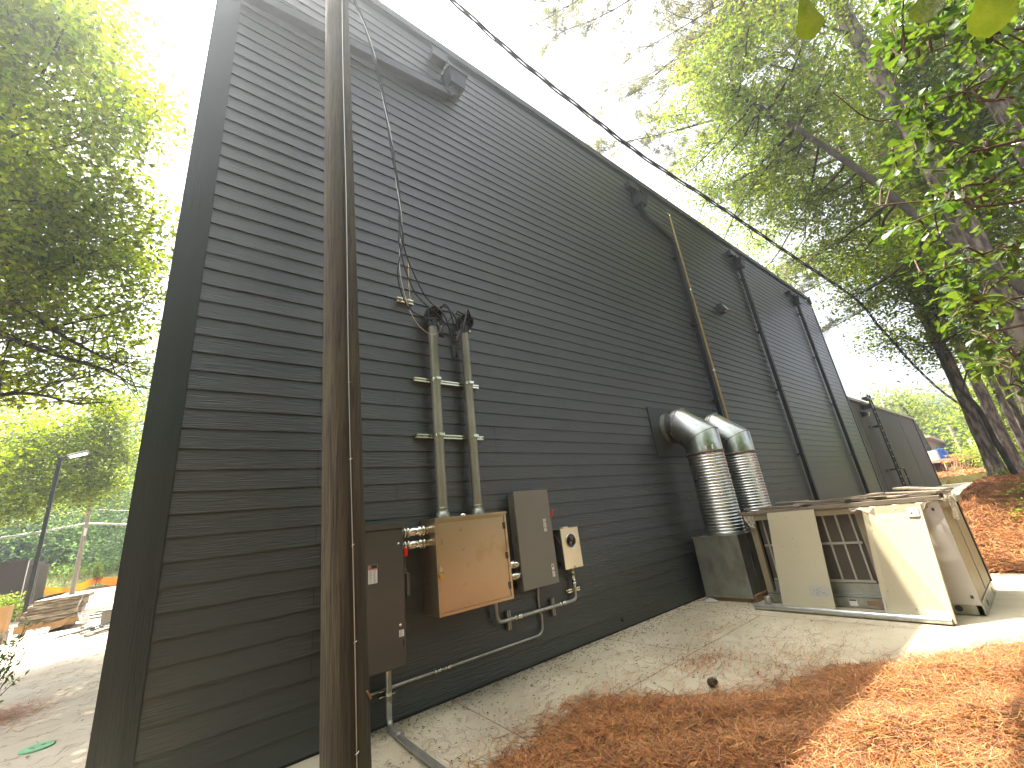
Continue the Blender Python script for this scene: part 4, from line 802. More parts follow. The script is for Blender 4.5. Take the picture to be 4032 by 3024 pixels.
# ------------------------------------------------------------ foliage
def leafcloud(cl, size, n_unit, spray=.32, flat=.45, droop=0.0, asp=.55):
    Vs = []
    for (x, y, z, r) in cl:
        n = int(n_unit * r ** 2); ns = max(6, n // 12)
        d = RNG.normal(0, 1, (ns, 3)); d /= np.linalg.norm(d, axis=1)[:, None]; rad = r * RNG.random(ns) ** .45 * RNG.uniform(.75, 1.25, ns)
        C_ = np.array([x, y, z]) + d * rad[:, None] * np.array([1, 1, .8]); idx = RNG.integers(0, ns, n)
        nn = RNG.normal(0, flat, (ns, 3)); nn[:, 2] += 1; nn /= np.linalg.norm(nn, axis=1)[:, None]; sn = nn[idx]
        q = RNG.normal(0, spray, (n, 3)); q -= sn * np.sum(q * sn, 1)[:, None] * .85; c = C_[idx] + q
        ln = sn + RNG.normal(0, .45, (n, 3)); ln /= np.linalg.norm(ln, axis=1)[:, None]
        u = RNG.normal(0, 1, (n, 3)); u[:, 2] -= droop; u -= ln * np.sum(u * ln, 1)[:, None]; u /= np.linalg.norm(u, axis=1)[:, None]; v = np.cross(ln, u)
        s_ = (size * RNG.uniform(.6, 1.25, n))[:, None]
        Vs.append(np.stack([c - u * s_ * .5, c + v * s_ * asp * .5 + ln * s_ * .08, c + u * s_ * .5, c - v * s_ * asp * .5 + ln * s_ * .08], 1))
    V = np.concatenate(Vs).reshape(-1, 3); return V, np.arange(len(V)).reshape(-1, 4)
def limb(m, a, b_, r0, r1, n=7, bend=.08, seg=6):
    a, b_ = V3(*a), V3(*b_); L_ = (b_ - a).length; o1 = V3(*[random.uniform(-1, 1) for _ in range(3)]) * L_ * bend; pts = [a.lerp(b_, i / seg) + o1 * math.sin(math.pi * i / seg) + V3(*[random.uniform(-1, 1) for _ in range(3)]) * L_ * .012 * (0 < i < seg) for i in range(seg + 1)]
    m.tube(pts, [r0 + (r1 - r0) * i / seg for i in range(seg + 1)], n, caps=False); return pts
def tree(name, label, cat, base, trunk, r0, r1, clusters, lmat, size, nunit, bark=BARKG, group=None, limbs=True, kinds=None, spray=.32, limbr=.05, subl=3, n=14):
    t = thing(name, label, cat, base, group); pts = smooth_path(trunk, 6); m_ = len(pts)
    m = MB(); rad = [(r0 * (1 - i / (m_ - 1)) + r1 * i / (m_ - 1)) * (1 + .5 * math.exp(-i * 1.3)) for i in range(m_)]; m.tube(pts, rad, n, caps=False, jit=.05); m.build('trunk', bark, t)
    if limbs:
        m = MB()
        for (x, y, z, r) in clusters:
            cands = [p for p in pts if p.z < z + .3] or pts; a = min(cands, key=lambda p: (p - V3(x, y, z)).length + abs(p.z - (z - 1.2)) * .6)
            lp = limb(m, a, (x, y, z), limbr * (.6 + .4 * r), .015, 6)
            for _ in range(subl):
                s_ = lp[random.choice([3, 4, 5])]; d_ = V3(*[random.gauss(0, 1) for _ in range(3)]).normalized() * r * random.uniform(.6, 1.1); d_.z *= .5; limb(m, s_, s_ + d_, limbr * .35, .006, 5)
        m.build('branches', TWIGB if bark is not BARKG else BARKG, t)
    V, F = leafcloud(clusters, size, nunit, spray=spray); npmesh('crown', V, F, 4, lmat, t); return t
K_A=[[11.83,-2.03,13.59,1.1],[12.72,-2.51,12.73,1.2],[12.94,-2.66,10.87,1.2],[13.6,-1.48,11.39,1.0],[14.1,-0.14,11.96,0.8],[12.43,-3.76,11.67,1.2],[13.82,-2.95,9.55,1.2],[14.54,-2.02,10.1,1.0],[21.2,0.7,13.3,1.0],[15.4,-2.46,8.54,1.0],[14.07,-3.56,9.18,1.1],[14.06,0.56,13.39,0.6],[27.04,1.82,13.0,1.0],[25.6,0.05,13.3,1.2],[16.91,-2.24,7.41,0.8],[15.52,-3.58,8.5,1.1],[16.93,-3.15,7.6,0.9]]
K_B= [[18.11,-3.18,7.23,1.1],[18.05,-3.86,7.53,1.2],[18.42,-3.95,6.24,1.2],[19.32,-2.53,6.42,0.9],[19.63,-3.66,5.38,1.0],[19.52,-3.1,5.76,0.8],[18.61,-2.96,8.8,1.0],[17.7,-4.33,8.51,1.3],[18.21,-4.84,7.02,1.4],[18.56,-4.48,5.7,1.2],[19.72,-4.65,4.91,1.0],[19.38,-2.29,6.08,0.5],[18.43,-5.39,6.14,1.3],[17.15,-4.15,7.08,1],[16.87,-3.8,7.86,1]]
K_CC= [[17.9,-4.97,14.39,1.6],[17.62,-6.19,14.67,1.8],[19.24,-5.89,12.17,1.7],[19.57,-4.85,11.65,1.6],[20.2,-5.74,10.22,1.7],[19.38,-6.82,11.74,1.8],[18.51,-7.75,13.02,1.8],[20.72,-6.19,8.78,1.7],[20.06,-4.06,10.63,1.5],[20.63,-4.92,9.24,1.5],[16.85,-5.21,15.74,1.6],[17.36,-7.34,14.8,1.8],[18.91,-4.3,12.86,1.4],[19.94,-7.02,10.54,1.8]]
K_DD= [[29.79,-4.3,5.14,1.6],[29.94,-4.35,3.57,1.6],[31.98,-3.78,2.44,1.4],[27.75,-5.12,5.25,1.8],[33.9,-3.44,4.07,1.2],[29.99,-3.82,1.55,0.8]]
K_E=[[5.24,-4.38,3.08],[4.11,-4.34,2.24],[3.06,-4.65,2.53],[3.71,-4.67,4.06],[4.91,-4.66,2.75],[3.99,-4.91,4.17],[3.83,-4.55,2.19],[4.34,-4.17,3.48],[4.1,-4.64,4.1],[4.93,-4.41,2.6],[2.77,-4.31,2.82],[4.13,-5.09,4.44],[2.53,-4.9,3.42],[4.71,-5.32,4.43],[3.98,-4.6,3.71],[2.78,-4.68,2.84],[4.17,-5.27,4.54],[3.95,-4.35,2.6],[4.46,-4.98,3.47],[2.79,-4.58,3.36],[2.87,-4.54,2.89],[3.69,-4.51,2.81],[4.28,-4.89,4.1],[4.02,-4.84,3.92],[2.76,-4.83,3.84],[4.21,-4.69,3.56],[4.32,-4.91,3.84],[4.65,-4.98,3.98],[4.72,-4.49,3.7],[4.46,-4.92,3.43],[3.72,-4.94,4.03],[4.47,-4.74,3.81],[3.2,-4.41,2.55],[4.46,-4.28,3.26],[2.76,-4.83,3.74],[3.92,-4.56,3.81],[2.69,-4.54,3.37],[4.06,-4.89,3.61],[3.5,-4.66,4.31],[3.82,-4.48,2.03],[3.53,-5.15,4.18],[4.32,-4.96,4.64],[3.24,-4.42,3.37],[4.83,-5.09,3.85],[3.59,-4.75,3.84],[2.73,-4.59,3.32],[4.5,-4.68,3.79],[2.89,-4.98,3.75],[3.53,-4.59,2.39],[4.1,-4.61,3.52],[3.04,-4.89,3.69],[3.74,-4.65,3.78],[3.89,-4.57,3.86],[2.9,-4.49,2.07],[4.34,-4.82,3.64],[3.58,-4.6,3.24],[3.53,-4.58,2.62],[4.14,-4.38,2.26],[3.01,-4.5,3.0],[3.42,-4.3,2.43],[2.89,-4.48,2.27],[2.77,-4.87,3.68],[3.12,-4.96,3.62],[3.55,-4.56,3.23],[4.02,-4.6,3.38],[3.05,-4.71,3.48],[3.26,-4.64,2.95],[4.47,-4.56,3.07],[4.36,-5.15,4.82],[4.66,-4.98,4.53],[4.48,-4.35,2.62],[3.73,-4.58,4.23],[4.44,-4.45,4.21],[5.06,-4.34,2.81],[4.55,-4.42,3.43],[2.69,-4.65,3.76],[4.17,-5.19,4.8],[2.84,-4.58,3.02],[4.01,-4.7,2.73],[3.07,-5.0,3.57],[3.31,-4.43,2.55],[4.31,-4.32,3.9],[3.91,-4.97,4.19],[5.28,-4.84,3.21],[4.26,-4.87,5.17],[2.68,-4.56,3.15],[2.81,-4.7,2.75],[4.17,-4.75,5.22],[2.52,-4.72,3.55],[3.71,-4.99,3.82],[4.23,-4.41,3.38],[4.06,-4.33,2.26],[3.19,-4.88,3.51],[2.78,-4.58,3.83],[2.91,-4.66,3.96],[4.35,-4.68,3.29],[4.78,-4.7,3.39],[3.37,-4.8,3.6],[3.26,-4.75,3.69],[3.83,-4.78,5.01],[2.72,-4.84,3.53],[4.56,-4.76,3.74],[4.4,-4.52,3.92],[4.2,-4.84,3.18],[3.59,-4.55,3.28],[3.1,-4.61,3.34],[3.91,-4.48,2.35],[4.98,-4.32,2.45],[2.84,-4.35,2.3],[3.66,-4.41,3.09],[2.94,-4.67,4.21],[5.28,-4.24,3.34],[4.66,-4.41,2.29],[3.49,-4.41,2.75],[3.6,-4.34,2.6],[2.7,-4.83,3.07],[5.08,-4.6,3.19],[4.45,-4.36,2.55],[2.54,-4.7,3.83],[4.2,-4.7,3.82],[5.06,-4.33,3.17],[2.97,-4.38,2.39],[3.89,-4.75,3.49],[3.98,-4.99,3.7],[2.73,-4.9,3.22],[3.19,-4.44,2.83],[4.6,-4.45,3.22],[4.1,-5.03,3.69],[4.45,-5.15,4.14],[2.62,-4.69,3.63],[5.27,-4.54,2.77],[3.02,-4.67,2.56],[4.35,-4.4,3.89],[3.06,-4.66,4.03],[4.99,-4.71,3.79],[2.99,-4.59,4.04],[3.64,-4.35,2.18],[4.23,-4.3,3.0],[2.76,-4.76,3.81],[2.52,-4.79,3.47],[3.17,-4.75,3.24],[2.65,-4.5,3.1],[4.29,-4.89,4.98],[3.63,-4.62,3.17],[4.83,-4.86,3.84],[2.8,-4.47,2.59],[4.61,-4.86,3.81],[4.43,-4.99,3.72],[3.38,-5.01,3.74],[4.02,-4.48,1.98]]
K_TW= [[[3.22,-4.71,2.65],[3.23,-4.54,2.65],[3.22,-4.31,2.7]],[[3.09,-4.82,2.96],[3.12,-4.64,2.94],[3.12,-4.43,2.96],[3.12,-4.29,2.96]],[[3.15,-4.77,2.82],[3.12,-4.58,2.96],[3.06,-4.34,3.09],[3.04,-4.23,3.13]],[[2.94,-4.91,3.23],[2.88,-4.74,3.39],[2.84,-4.44,3.48],[2.68,-4.33,3.7]],[[2.8,-4.99,3.45],[2.76,-4.83,3.56],[2.73,-4.62,3.63]],[[3.3,-4.63,2.4],[3.29,-4.48,2.47],[3.24,-4.37,2.64]],[[3.04,-4.86,3.07],[3.03,-4.72,3.13],[2.95,-4.57,3.29],[2.92,-4.34,3.35]],[[3.33,-4.59,2.27],[3.36,-4.48,2.13],[3.38,-4.42,2.0]]]
K_FT= [[-13.54,69.27,5.43,6],[-11.76,74.66,4.84,6],[-8.86,70.0,4.89,5],[-6.13,65.16,6.43,5],[-5.73,75.01,9.39,5],[-4.26,64.4,13.8,5],[-3.68,53.52,16.83,4],[-3.75,52.37,20.66,3.5],[-3.3,55.47,3.78,4],[-3.02,65.42,5.62,4],[-13.49,74.13,8.77,6],[-11.1,79.49,9.58,6],[-8.31,74.5,11.91,6],[-15.82,73.57,9.98,6],[-5.12,54.62,11.12,4]]
K_RT= [[58.84,4.43,9.34,2.2],[59.1,3.12,8.71,2],[59.34,2.24,7.48,1.6],[118.95,7.54,12.02,8],[119.34,4.68,10.34,8],[119.15,7.91,8.74,7],[109.59,2.65,8.03,7],[119.38,6.29,7.43,7],[119.67,3.81,5.07,6],[119.74,3.45,2.32,5],[118.93,8.63,10.83,6]]
K_L2=[[-2.61,5.38,8.16,0.8032966474952195],[-3.13,5.03,12.98,0.5282851265140504],[-1.9,5.45,7.57,0.6326568615384025],[-2.7,8.49,7.44,0.555005006558819],[-3.47,5.45,10.21,0.8233404252443034],[-1.7,6.77,8.11,0.76113332592355],[-3.35,5.13,11.59,0.7539972232844567],[-3.24,5.62,8.47,0.5734615455477686],[-1.49,4.46,10.01,0.8102399058777471],[-3.29,5.2,12.83,0.5392161949530571],[-3.39,7.44,7.87,0.8133562072982545],[-3.19,4.09,9.21,0.6889193040965506],[-3.5,4.3,11.3,0.8223242116671905],[-3.07,6.77,9.57,0.5326962295569232],[-3.32,7.48,8.11,0.8354140677632393],[-2.8,4.54,11.92,0.5522565671116293],[-1.4,6.54,12.49,0.5424674686344788],[-1.14,6.79,6.95,0.7138946065807266],[-3.2,4.76,11.98,0.7065906647431179],[-3.11,7.3,6.03,0.8024126209959237],[-2.51,6.81,7.92,0.8451250812516817],[-3.84,8.08,8.37,0.615049252660686],[-3.2,6.23,8.89,0.6136483470733808],[-2.28,3.39,10.34,0.7744345711120016],[-2.48,4.72,12.91,0.6740657103890741],[-3.19,8.51,7.26,0.6487524571027498],[-1.65,4.75,10.85,0.6305393042753966],[-2.15,6.03,12.8,0.7122951761030536],[-3.24,3.54,10.48,0.6361075259967417],[-1.16,6.75,8.03,0.5492255782210886],[-2.89,5.62,7.23,0.69458590674105],[-3.31,7.39,6.81,0.7463453609248543],[-2.95,9.32,7.05,0.5591779536166482],[-1.93,9.15,7.81,0.6730525342531861],[-3.61,4.82,10.96,0.5606650410551125],[-3.64,8.28,7.92,0.577842754130723],[-3.32,4.13,11.3,0.6957358601758419],[-3.37,6.14,9.23,0.831253029345375],[-1.2,5.27,7.93,0.8476038586709126],[-2.15,6.18,11.12,0.5361235244934748],[-2.52,7.63,7.1,0.7228665560828537],[-2.52,3.91,11.28,0.8075569090286245],[-2.17,5.76,11.61,0.7187450988111814],[-2.31,6.04,6.55,0.5661815204615803],[-2.77,5.73,6.9,0.624177978326454],[-2.21,5.03,8.0,0.7714509310302143],[-1.86,4.28,8.97,0.8339138206631316],[-1.36,8.8,9.52,0.7914745349307922],[-2.84,3.94,10.37,0.7729946028090156],[-2.9,4.06,9.52,0.5420318758198748],[-2.51,6.14,8.76,0.722149790662508],[-3.21,5.43,10.4,0.5690751556710778],[-1.49,4.8,8.5,0.5361388197675765],[-2.69,5.7,6.94,0.5963142614534535],[-2.07,6.88,11.89,0.7752010505166635],[-2.37,6.72,7.69,0.7929864336726293],[-3.1,5.54,8.72,0.6616123762973667],[-2.25,7.07,7.87,0.5652171534695967],[-2.82,5.21,8.55,0.6903585609749116],[-2.46,5.38,11.52,0.548192704694736],[-2.78,7.14,7.58,0.7122944862382773],[-1.52,8.84,7.16,0.5739316682812023],[-2.48,5.33,7.38,0.693361243588017],[-1.72,5.94,8.95,0.7917495919742605],[-3.63,7.52,8.77,0.5996303571103769]]
K_A2=[[12.47,-1.3,15.61,0.7],[11.87,-2.4,15.0,0.8],[12.78,-0.05,14.99,0.6],[11.36,-3.23,14.21,0.9],[13.7,-1.58,12.94,0.9],[11.32,-4.36,12.92,1.1],[14.04,-0.3,13.74,0.7],[12.97,-1.69,13.8,0.8],[14.92,-1.51,11.25,0.9],[16.44,0.05,12.1,0.7],[13.39,-3.09,12.0,1],[18.5,1.67,11.87,0.7],[19.33,0.68,10.81,0.8],[17.48,2.09,13.29,0.6],[17.54,-2.34,8.63,0.9]]
K_C2=[[16.04,-5.39,13.51,1.4],[17.05,-5.64,12.0,1.4],[16.96,-4.82,12.2,1.3],[15.87,-6.59,13.59,1.5],[16.93,-6.74,12.0,1.5],[17.96,-6.63,10.12,1.5],[17.76,-4.25,10.81,1.2],[18.28,-4.75,9.71,1.3],[18.05,-5.66,10.14,1.4],[18.87,-5.55,8.13,1.4],[19.25,-5.61,6.89,1.3],[19.12,-4.5,7.49,1.2],[18.54,-3.94,9.1,1.1],[16.25,-7.34,12.9,1.6],[17.37,-7.16,11.13,1.6]]
K_D2=[[33.72,-4.06,5.94,1.5],[33.87,-4.28,4.59,1.5],[29.61,-5.35,6.34,1.8],[35.97,-3.22,2.65,1.3],[35.98,-3.31,1.35,1.0],[49.91,-1.6,2.56,2.0],[31.93,-4.52,3.65,1.6]]
K_F2=[[-9.12,38.75,10.56,3.5],[-7.07,36.25,9.45,3],[-8.84,44.28,8.84,4],[-6.6,39.43,9.4,2.6],[-4.9,39.7,9.09,3],[-3.59,36.55,10.22,2.4],[-7.9,31.64,10.72,2.6],[-6.64,33.82,11.38,2.6],[-5.27,34.28,10.32,2],[-3.23,38.05,12.73,2.4],[-9.26,39.06,8.72,3],[-4.48,49.96,8.65,3]]
def out(P, k): return [round(0 + P[0] * k, 2), round(-4.4 + (P[1] + 4.4) * k, 2), round(1.613 + (P[2] - 1.613) * k, 2)]
# big maple left of the building
L_ = [[-3.62, 7.04, 14.14], [-2.2, 5.36, 13.45], [-2.77, 7.27, 13.69], [-1.9, 5.44, 12.56], [-3.56, 7.06, 12.03], [-1.5, 5.51, 11.64], [-1.15, 7.56, 13.2], [-1.77, 5.44, 10.31], [-2.76, 7.28, 10.94], [-2.68, 5.23, 8.52], [-1.76, 7.5, 11.07], [-1.05, 5.56, 8.73], [-2.2, 7.4, 9.68], [-2.32, 5.33, 7.31], [-1.46, 7.53, 8.68], [-.92, 5.58, 6.97], [-1.91, 7.45, 7.66], [-2.15, 5.37, 5.88], [-1.29, 7.55, 6.73], [-.9, 5.58, 5.3], [-1.79, 7.47, 5.89], [-2.04, 5.39, 4.74], [-1.4, 7.54, 5.1], [-1.9, 5.48, 4.9], [-2.9, 7.36, 5.1],
      [-3.6, 6.4, 9.4], [-3.5, 6.2, 7.9], [-3.4, 6.1, 6.5], [-3.2, 6.5, 5.3], [-4.2, 7.5, 11], [-3.0, 6.0, 10.3], [-3.5, 6.2, 4.6]]
RL_ = 0
RL = [.95, .8, .9, .55, 1, .5, .55, .6, .9, .9, .55, .5, .8, .9, .7, .5, .9, .9, .75, .45, .8, .7, .6, .55, .7, 1, 1, 1, .9, 1.2, .8, .7]
cl = [[*out(p, 1.25), r * 1.12] for p, r in zip(L_, RL)] + K_L2
tree('maple_tree', 'big sunlit yellow green maple filling the sky left of the building', 'tree', (-6.9, 10.2, 0), [(-6.9, 10.2, -.1), (-6.8, 10.1, 3), (-6.5, 10, 6), (-6.2, 9.8, 10), (-6, 9.6, 15)], .26, .09, cl, LEAFY, .125, 1000, limbr=.05, subl=4, spray=.28)
m = MB()
for pl in ([(-2.9, 5.69, 5.78), (-2.04, 5.9, 5.43), (-1.24, 6.03, 5.23), (-.84, 6.07, 4.98)], [(-3.35, 5.55, 10.11), (-2.72, 5.74, 10.51), (-1.99, 5.91, 10.63)], [(-3.23, 5.59, 9.41), (-2.71, 5.74, 9.29), (-2.12, 5.88, 9.13), (-1.7, 5.96, 9.04)], [(-2.73, 5.74, 6.47), (-2.24, 5.86, 6.01), (-1.47, 6.0, 5.56), (-.8, 6.07, 5.32)], [(-2.96, 5.67, 7.8), (-2.36, 5.83, 7.85), (-1.76, 5.95, 7.51), (-1.1, 6.05, 7.4)], [(-3.4, 5.6, 8.3), (-2.6, 5.8, 8.4), (-1.9, 5.9, 8.2), (-1.4, 6, 7.9)], [(-3.3, 5.6, 11.9), (-2.5, 5.8, 12.2), (-1.8, 5.9, 12.1)], [(-3.0, 5.6, 4.2), (-2.2, 5.8, 4.6), (-1.5, 5.9, 4.5)]):
    q = smooth_path([out(pl[0], 1.14)[:2] + [out(pl[0], 1.14)[2] - .2]] and [out(p_, 1.14) for p_ in pl], 4); q = [V3(-6.4, 9.9, q[0].z - 2.5), V3(-5.2, 8.6, q[0].z - .8)] + q; m.tube(q, [.07 * (1 - .85 * i / (len(q) - 1)) for i in range(len(q))], 7, caps=False)
    for p_ in q[4:]:
        for _ in range(2): d_ = V3(random.gauss(.5, .5), random.gauss(0, .6), random.gauss(0, .35)).normalized(); limb(m, p_, p_ + d_ * random.uniform(.6, 1.5), .013, .004, 4)
m.build('boughs', BARKG, bpy.data.objects['maple_tree'])
low = [[*out(p, 3.1), r * 1.6] for p, r in (([-.97, 5.55, 3.54], .9), ([-.99, 5.56, 3.0], .7), ([-1.33, 5.51, 2.99], 1.0), ([-1.83, 5.43, 2.75], .8), ([-2.13, 5.41, 3.28], 1.3), ([-1.57, 5.48, 3.7], 1.2), ([-1.0, 5.5, 4.3], .8), ([-2.4, 5.4, 2.45], .9), ([-1.1, 5.5, 3.9], .9))]
tree('maple_tree', 'second bright maple whose low boughs hang above the parking lamp', 'tree', (-13, 27, .0), [(-13, 27, -.1), (-12.6, 27, 3), (-12, 26.8, 7.5)], .2, .08, low, LEAFY, .18, 1100, limbr=.05)
# far trees on the left
def far(name, label, cls, mat, size=.42, nunit=110, base=None, bark=BARKG, spray=1.1, group='far trees beyond the yard'):
    bx, by = base; z0 = float(H(bx, by)); top = max(c[2] for c in cls)
    return tree(name, label, 'tree', (bx, by, z0), [(bx, by, z0 - .2), (bx + .3, by, z0 + top * .4), (bx, by, z0 + top * .75)], .3, .1, cls, mat, size, nunit, bark=bark, group=group, spray=spray, limbr=.1, subl=2)
FTg = K_FT
far('shade_tree', 'far dark green tree behind the brick enclosure at the left edge', [FTg[0], FTg[1], FTg[10], FTg[13], [-17, 72, 2.5, 4]], LEAFD, base=(-13, 70))
far('shade_tree', 'far dark green tree standing behind the lamp post', [FTg[2], FTg[11], FTg[12], [-9, 70, 2.4, 3]], LEAFD, base=(-9.5, 71))
far('shade_tree', 'far green tree standing behind the roadside utility pole', [FTg[3], FTg[4], FTg[14], [-6, 68, 2.5, 3]], LEAFD, base=(-6.3, 68))
far('shade_tree', 'tall far tree rising beside the building corner, sky showing between its boughs', [FTg[5], FTg[6], FTg[7], FTg[8], FTg[9]], LEAFD, base=(-3.6, 62), nunit=90)
far('shade_tree', 'bright boughs of a far tree spreading behind the lamp head', K_F2, LEAFG, base=(-14, 38), size=.24, nunit=170, spray=.7)
t = thing('young_tree', 'small bright young tree standing behind the orange netting', 'tree', (-4.0, 45.6, .7))
m = MB(); m.tube([(-4.0, 45.6, .6), (-4.02, 45.6, 1.4), (-4.05, 45.6, 2.4)], [.03, .025, .01], 8); m.build('trunk', BARKG, t)
cl = [[-4.05, 45.6, 1.35, .36], [-4.02, 45.6, 1.65, .33], [-4.08, 45.6, 1.95, .24], [-4.1, 45.6, 2.2, .15], [-3.95, 45.6, 1.15, .3]]
V, F = leafcloud(cl, .12, 2600, spray=.08); npmesh('crown', V, F, 4, LEAFY, t)
cl = [[-6.5 + .9 * i + random.uniform(-.3, .3), 60 + random.uniform(-2, 2), 1.9 + random.uniform(-.2, .3), random.uniform(.8, 1.3)] for i in range(-6, 6)]
V, F = leafcloud(cl, .28, 320, spray=.3); npmesh('hedge_row', V, F, 4, LEAFG, loc=(-6, 60, 1), label='low green thicket along the back of the lawn', cat='shrub')
N = 5000; X = RNG.uniform(-12, 2, N); Y = RNG.uniform(46, 56, N); 
needles('tall_grass', X, Y, RNG.random(N) * .05 + .03, .35, .02, P('dry_grass', (.24, .22, .07), .8, island=.4, hue=.03), label='rough dry grass along the front of the lawn', tilt=1.6, segs=1)
t = thing('shrub', 'clipped light green shrub in front of the brick enclosure', 'shrub', (-4.35, 21.2, 0))
V, F = leafcloud([[-4.45, 21.2, .95, .42], [-4.25, 21.2, .6, .4], [-4.6, 21.2, .5, .45]], .09, 4200, spray=.1); npmesh('foliage', V, F, 4, LEAFG, t)
m = MB(); m.tube([(-4.4, 21.2, 0), (-4.4, 21.2, .7)], .03, 6); m.build('stem', BARKG, t)
t = thing('shrub', 'small dark leafy shrub cut by the left edge of the frame', 'shrub', (-1.62, 4.5, 0))
m = MB(); vs = []
for i in range(16):
    a = V3(-1.62, 4.5, .02); b_ = V3(random.uniform(-1.75, -1.27), 4.5 + random.uniform(-.15, .15), random.uniform(.4, 1.05)); p = limb(m, a, b_, .008, .003, 5)
    for q in range(22):
        c = p[random.choice([2, 3, 4, 5, 6])] + V3(*[random.gauss(0, .03) for _ in range(3)]); d_ = V3(random.gauss(0, 1), random.gauss(0, 1), random.gauss(.6, .6)).normalized(); s_ = d_.cross(V3(random.gauss(0, 1), random.gauss(0, 1), random.gauss(0, 1))).normalized(); l_ = .075
        vs += [c, c + d_ * l_ * .5 + s_ * .014, c + d_ * l_, c + d_ * l_ * .5 - s_ * .014]
m.build('stems', BARKG, t); npmesh('leaves', [tuple(v) for v in vs], np.arange(len(vs)), 4, LEAFD, t)

# ------------------------------------------------------------ left yard objects
t = thing('lamp_post', 'dark square lamp post with one lit lamp head over the yard', 'street lamp', (-3.75, 20.35, 0))
mb = MB(); mb.box(-3.81, -3.69, 20.29, 20.41, 0, 6.2); mb.box(-3.9, -3.6, 20.2, 20.5, 0, .05); mb.build('post', BLACKM, t)
mb = MB(); mb.bbox(V3(-3.62, 20.35, 6.23), V3(.14, 0, .05), V3(0, .05, 0), V3(-.01, 0, .04), .01); mb.build('arm', BLACKM, t)
h_ = MB().bbox(V3(-3.26, 20.35, 6.38), V3(.3, 0, .1), V3(0, .17, 0), V3(-.015, 0, .045), .02).build('lamp_head', GALVD, t)
MB().obox(V3(-3.25, 20.35, 6.325), V3(.24, 0, .08), V3(0, .14, 0), V3(-.003, 0, .01)).build('lens', LAMP, h_)
t = thing('utility_pole', 'far weathered roadside utility pole carrying pale wires', 'utility pole', (-4.7, 40.36, .3))
mb = MB(); mb.tube([(-4.72, 40.36, .2), (-4.65, 40.36, 12.2)], [.15, .1], 12); mb.build('shaft', P('grey_pole', (.27, .22, .17), .9, col2=(.36, .3, .24), nscale=4, nstretch=(4, 4, .5)), t)
mb = MB(); mb.box(-4.72, -4.58, 40.1, 40.25, 4.2, 4.75); mb.build('pole_plate', PAPER, t)
mb = MB()
for z in (9.9, 10.3, 10.7): mb.lathe((-4.65, 40.2, z), (0, 0, 1), [(0, .05), (.05, .09), (.1, .05)], 8)
mb.build('insulators', GREYP2, t)
for i, (z0, z1, zl, r_, lab) in enumerate(((5.1, 4.9, 4.4, .045, 'thickest pale wire bundle on the far utility pole'), (5.05, 4.75, 4.2, .03, 'pale wire just below the thickest bundle on the far pole'), (6.1, 5.9, 5.2, .015, 'thin wire above the thickest bundle on the far pole'), (8.0, 7.9, 7.2, .014, 'thin wire high on the far utility pole'), (11.9, 11.9, 11, .014, 'topmost thin wire on the far utility pole'))):
    mb = MB(); a, b_, c = V3(-16, 38.5, zl + .2), V3(-4.66, 40.3, z0), V3(6, 41.5, z1 + .1); pts = [a.lerp(b_, k / 8) - V3(0, 0, .5 * math.sin(math.pi * k / 8)) for k in range(9)] + [b_.lerp(c, k / 8) - V3(0, 0, .4 * math.sin(math.pi * k / 8)) for k in range(1, 9)]
    mb.tube(pts, r_, 6); mb.build('overhead_wire', ALUW, loc=b_, label=lab, cat='cable', group='wires on the far utility pole')
t = thing('brick_enclosure', 'dark brick enclosure wall with pale corner trim at the left edge', 'wall', (-6, 25.3, 0))
mb = MB(); mb.box(-9, -4.72, 25.1, 25.35, 0, 2.45); mb.box(-4.97, -4.72, 25.35, 29, 0, 2.45); mb.build('wall', BRICKD, t)
mb = MB(); mb.box(-9, -4.70, 25.06, 25.4, 2.45, 2.5); mb.build('cap', GREYP2, t)
mb = MB(); mb.box(-4.72, -4.69, 25.08, 25.12, 0, 2.45); mb.build('corner_trim', PAPER, t)
mb = MB()
for i in range(30): mb.box(-9, -4.722, 25.094, 25.1, .08 * i + .02, .08 * i + .028)
mb.build('mortar_courses', GREYP2, t)
t = thing('metal_gate', 'grey corrugated metal gate pair beside the brick enclosure', 'gate', (-4.4, 25.4, 0))
for x0, x1 in ((-4.66, -4.38), (-4.36, -4.06)):
    mb = MB(); mb.box(x0, x1, 25.38, 25.41, .25, 2.2)
    for k in range(5): x = x0 + (x1 - x0) * (k + .5) / 5; mb.box(x - .012, x + .012, 25.36, 25.38, .25, 2.15)
    mb.box(x0, x1, 25.355, 25.38, 2.15, 2.22); mb.build('leaf', GREYP, t)
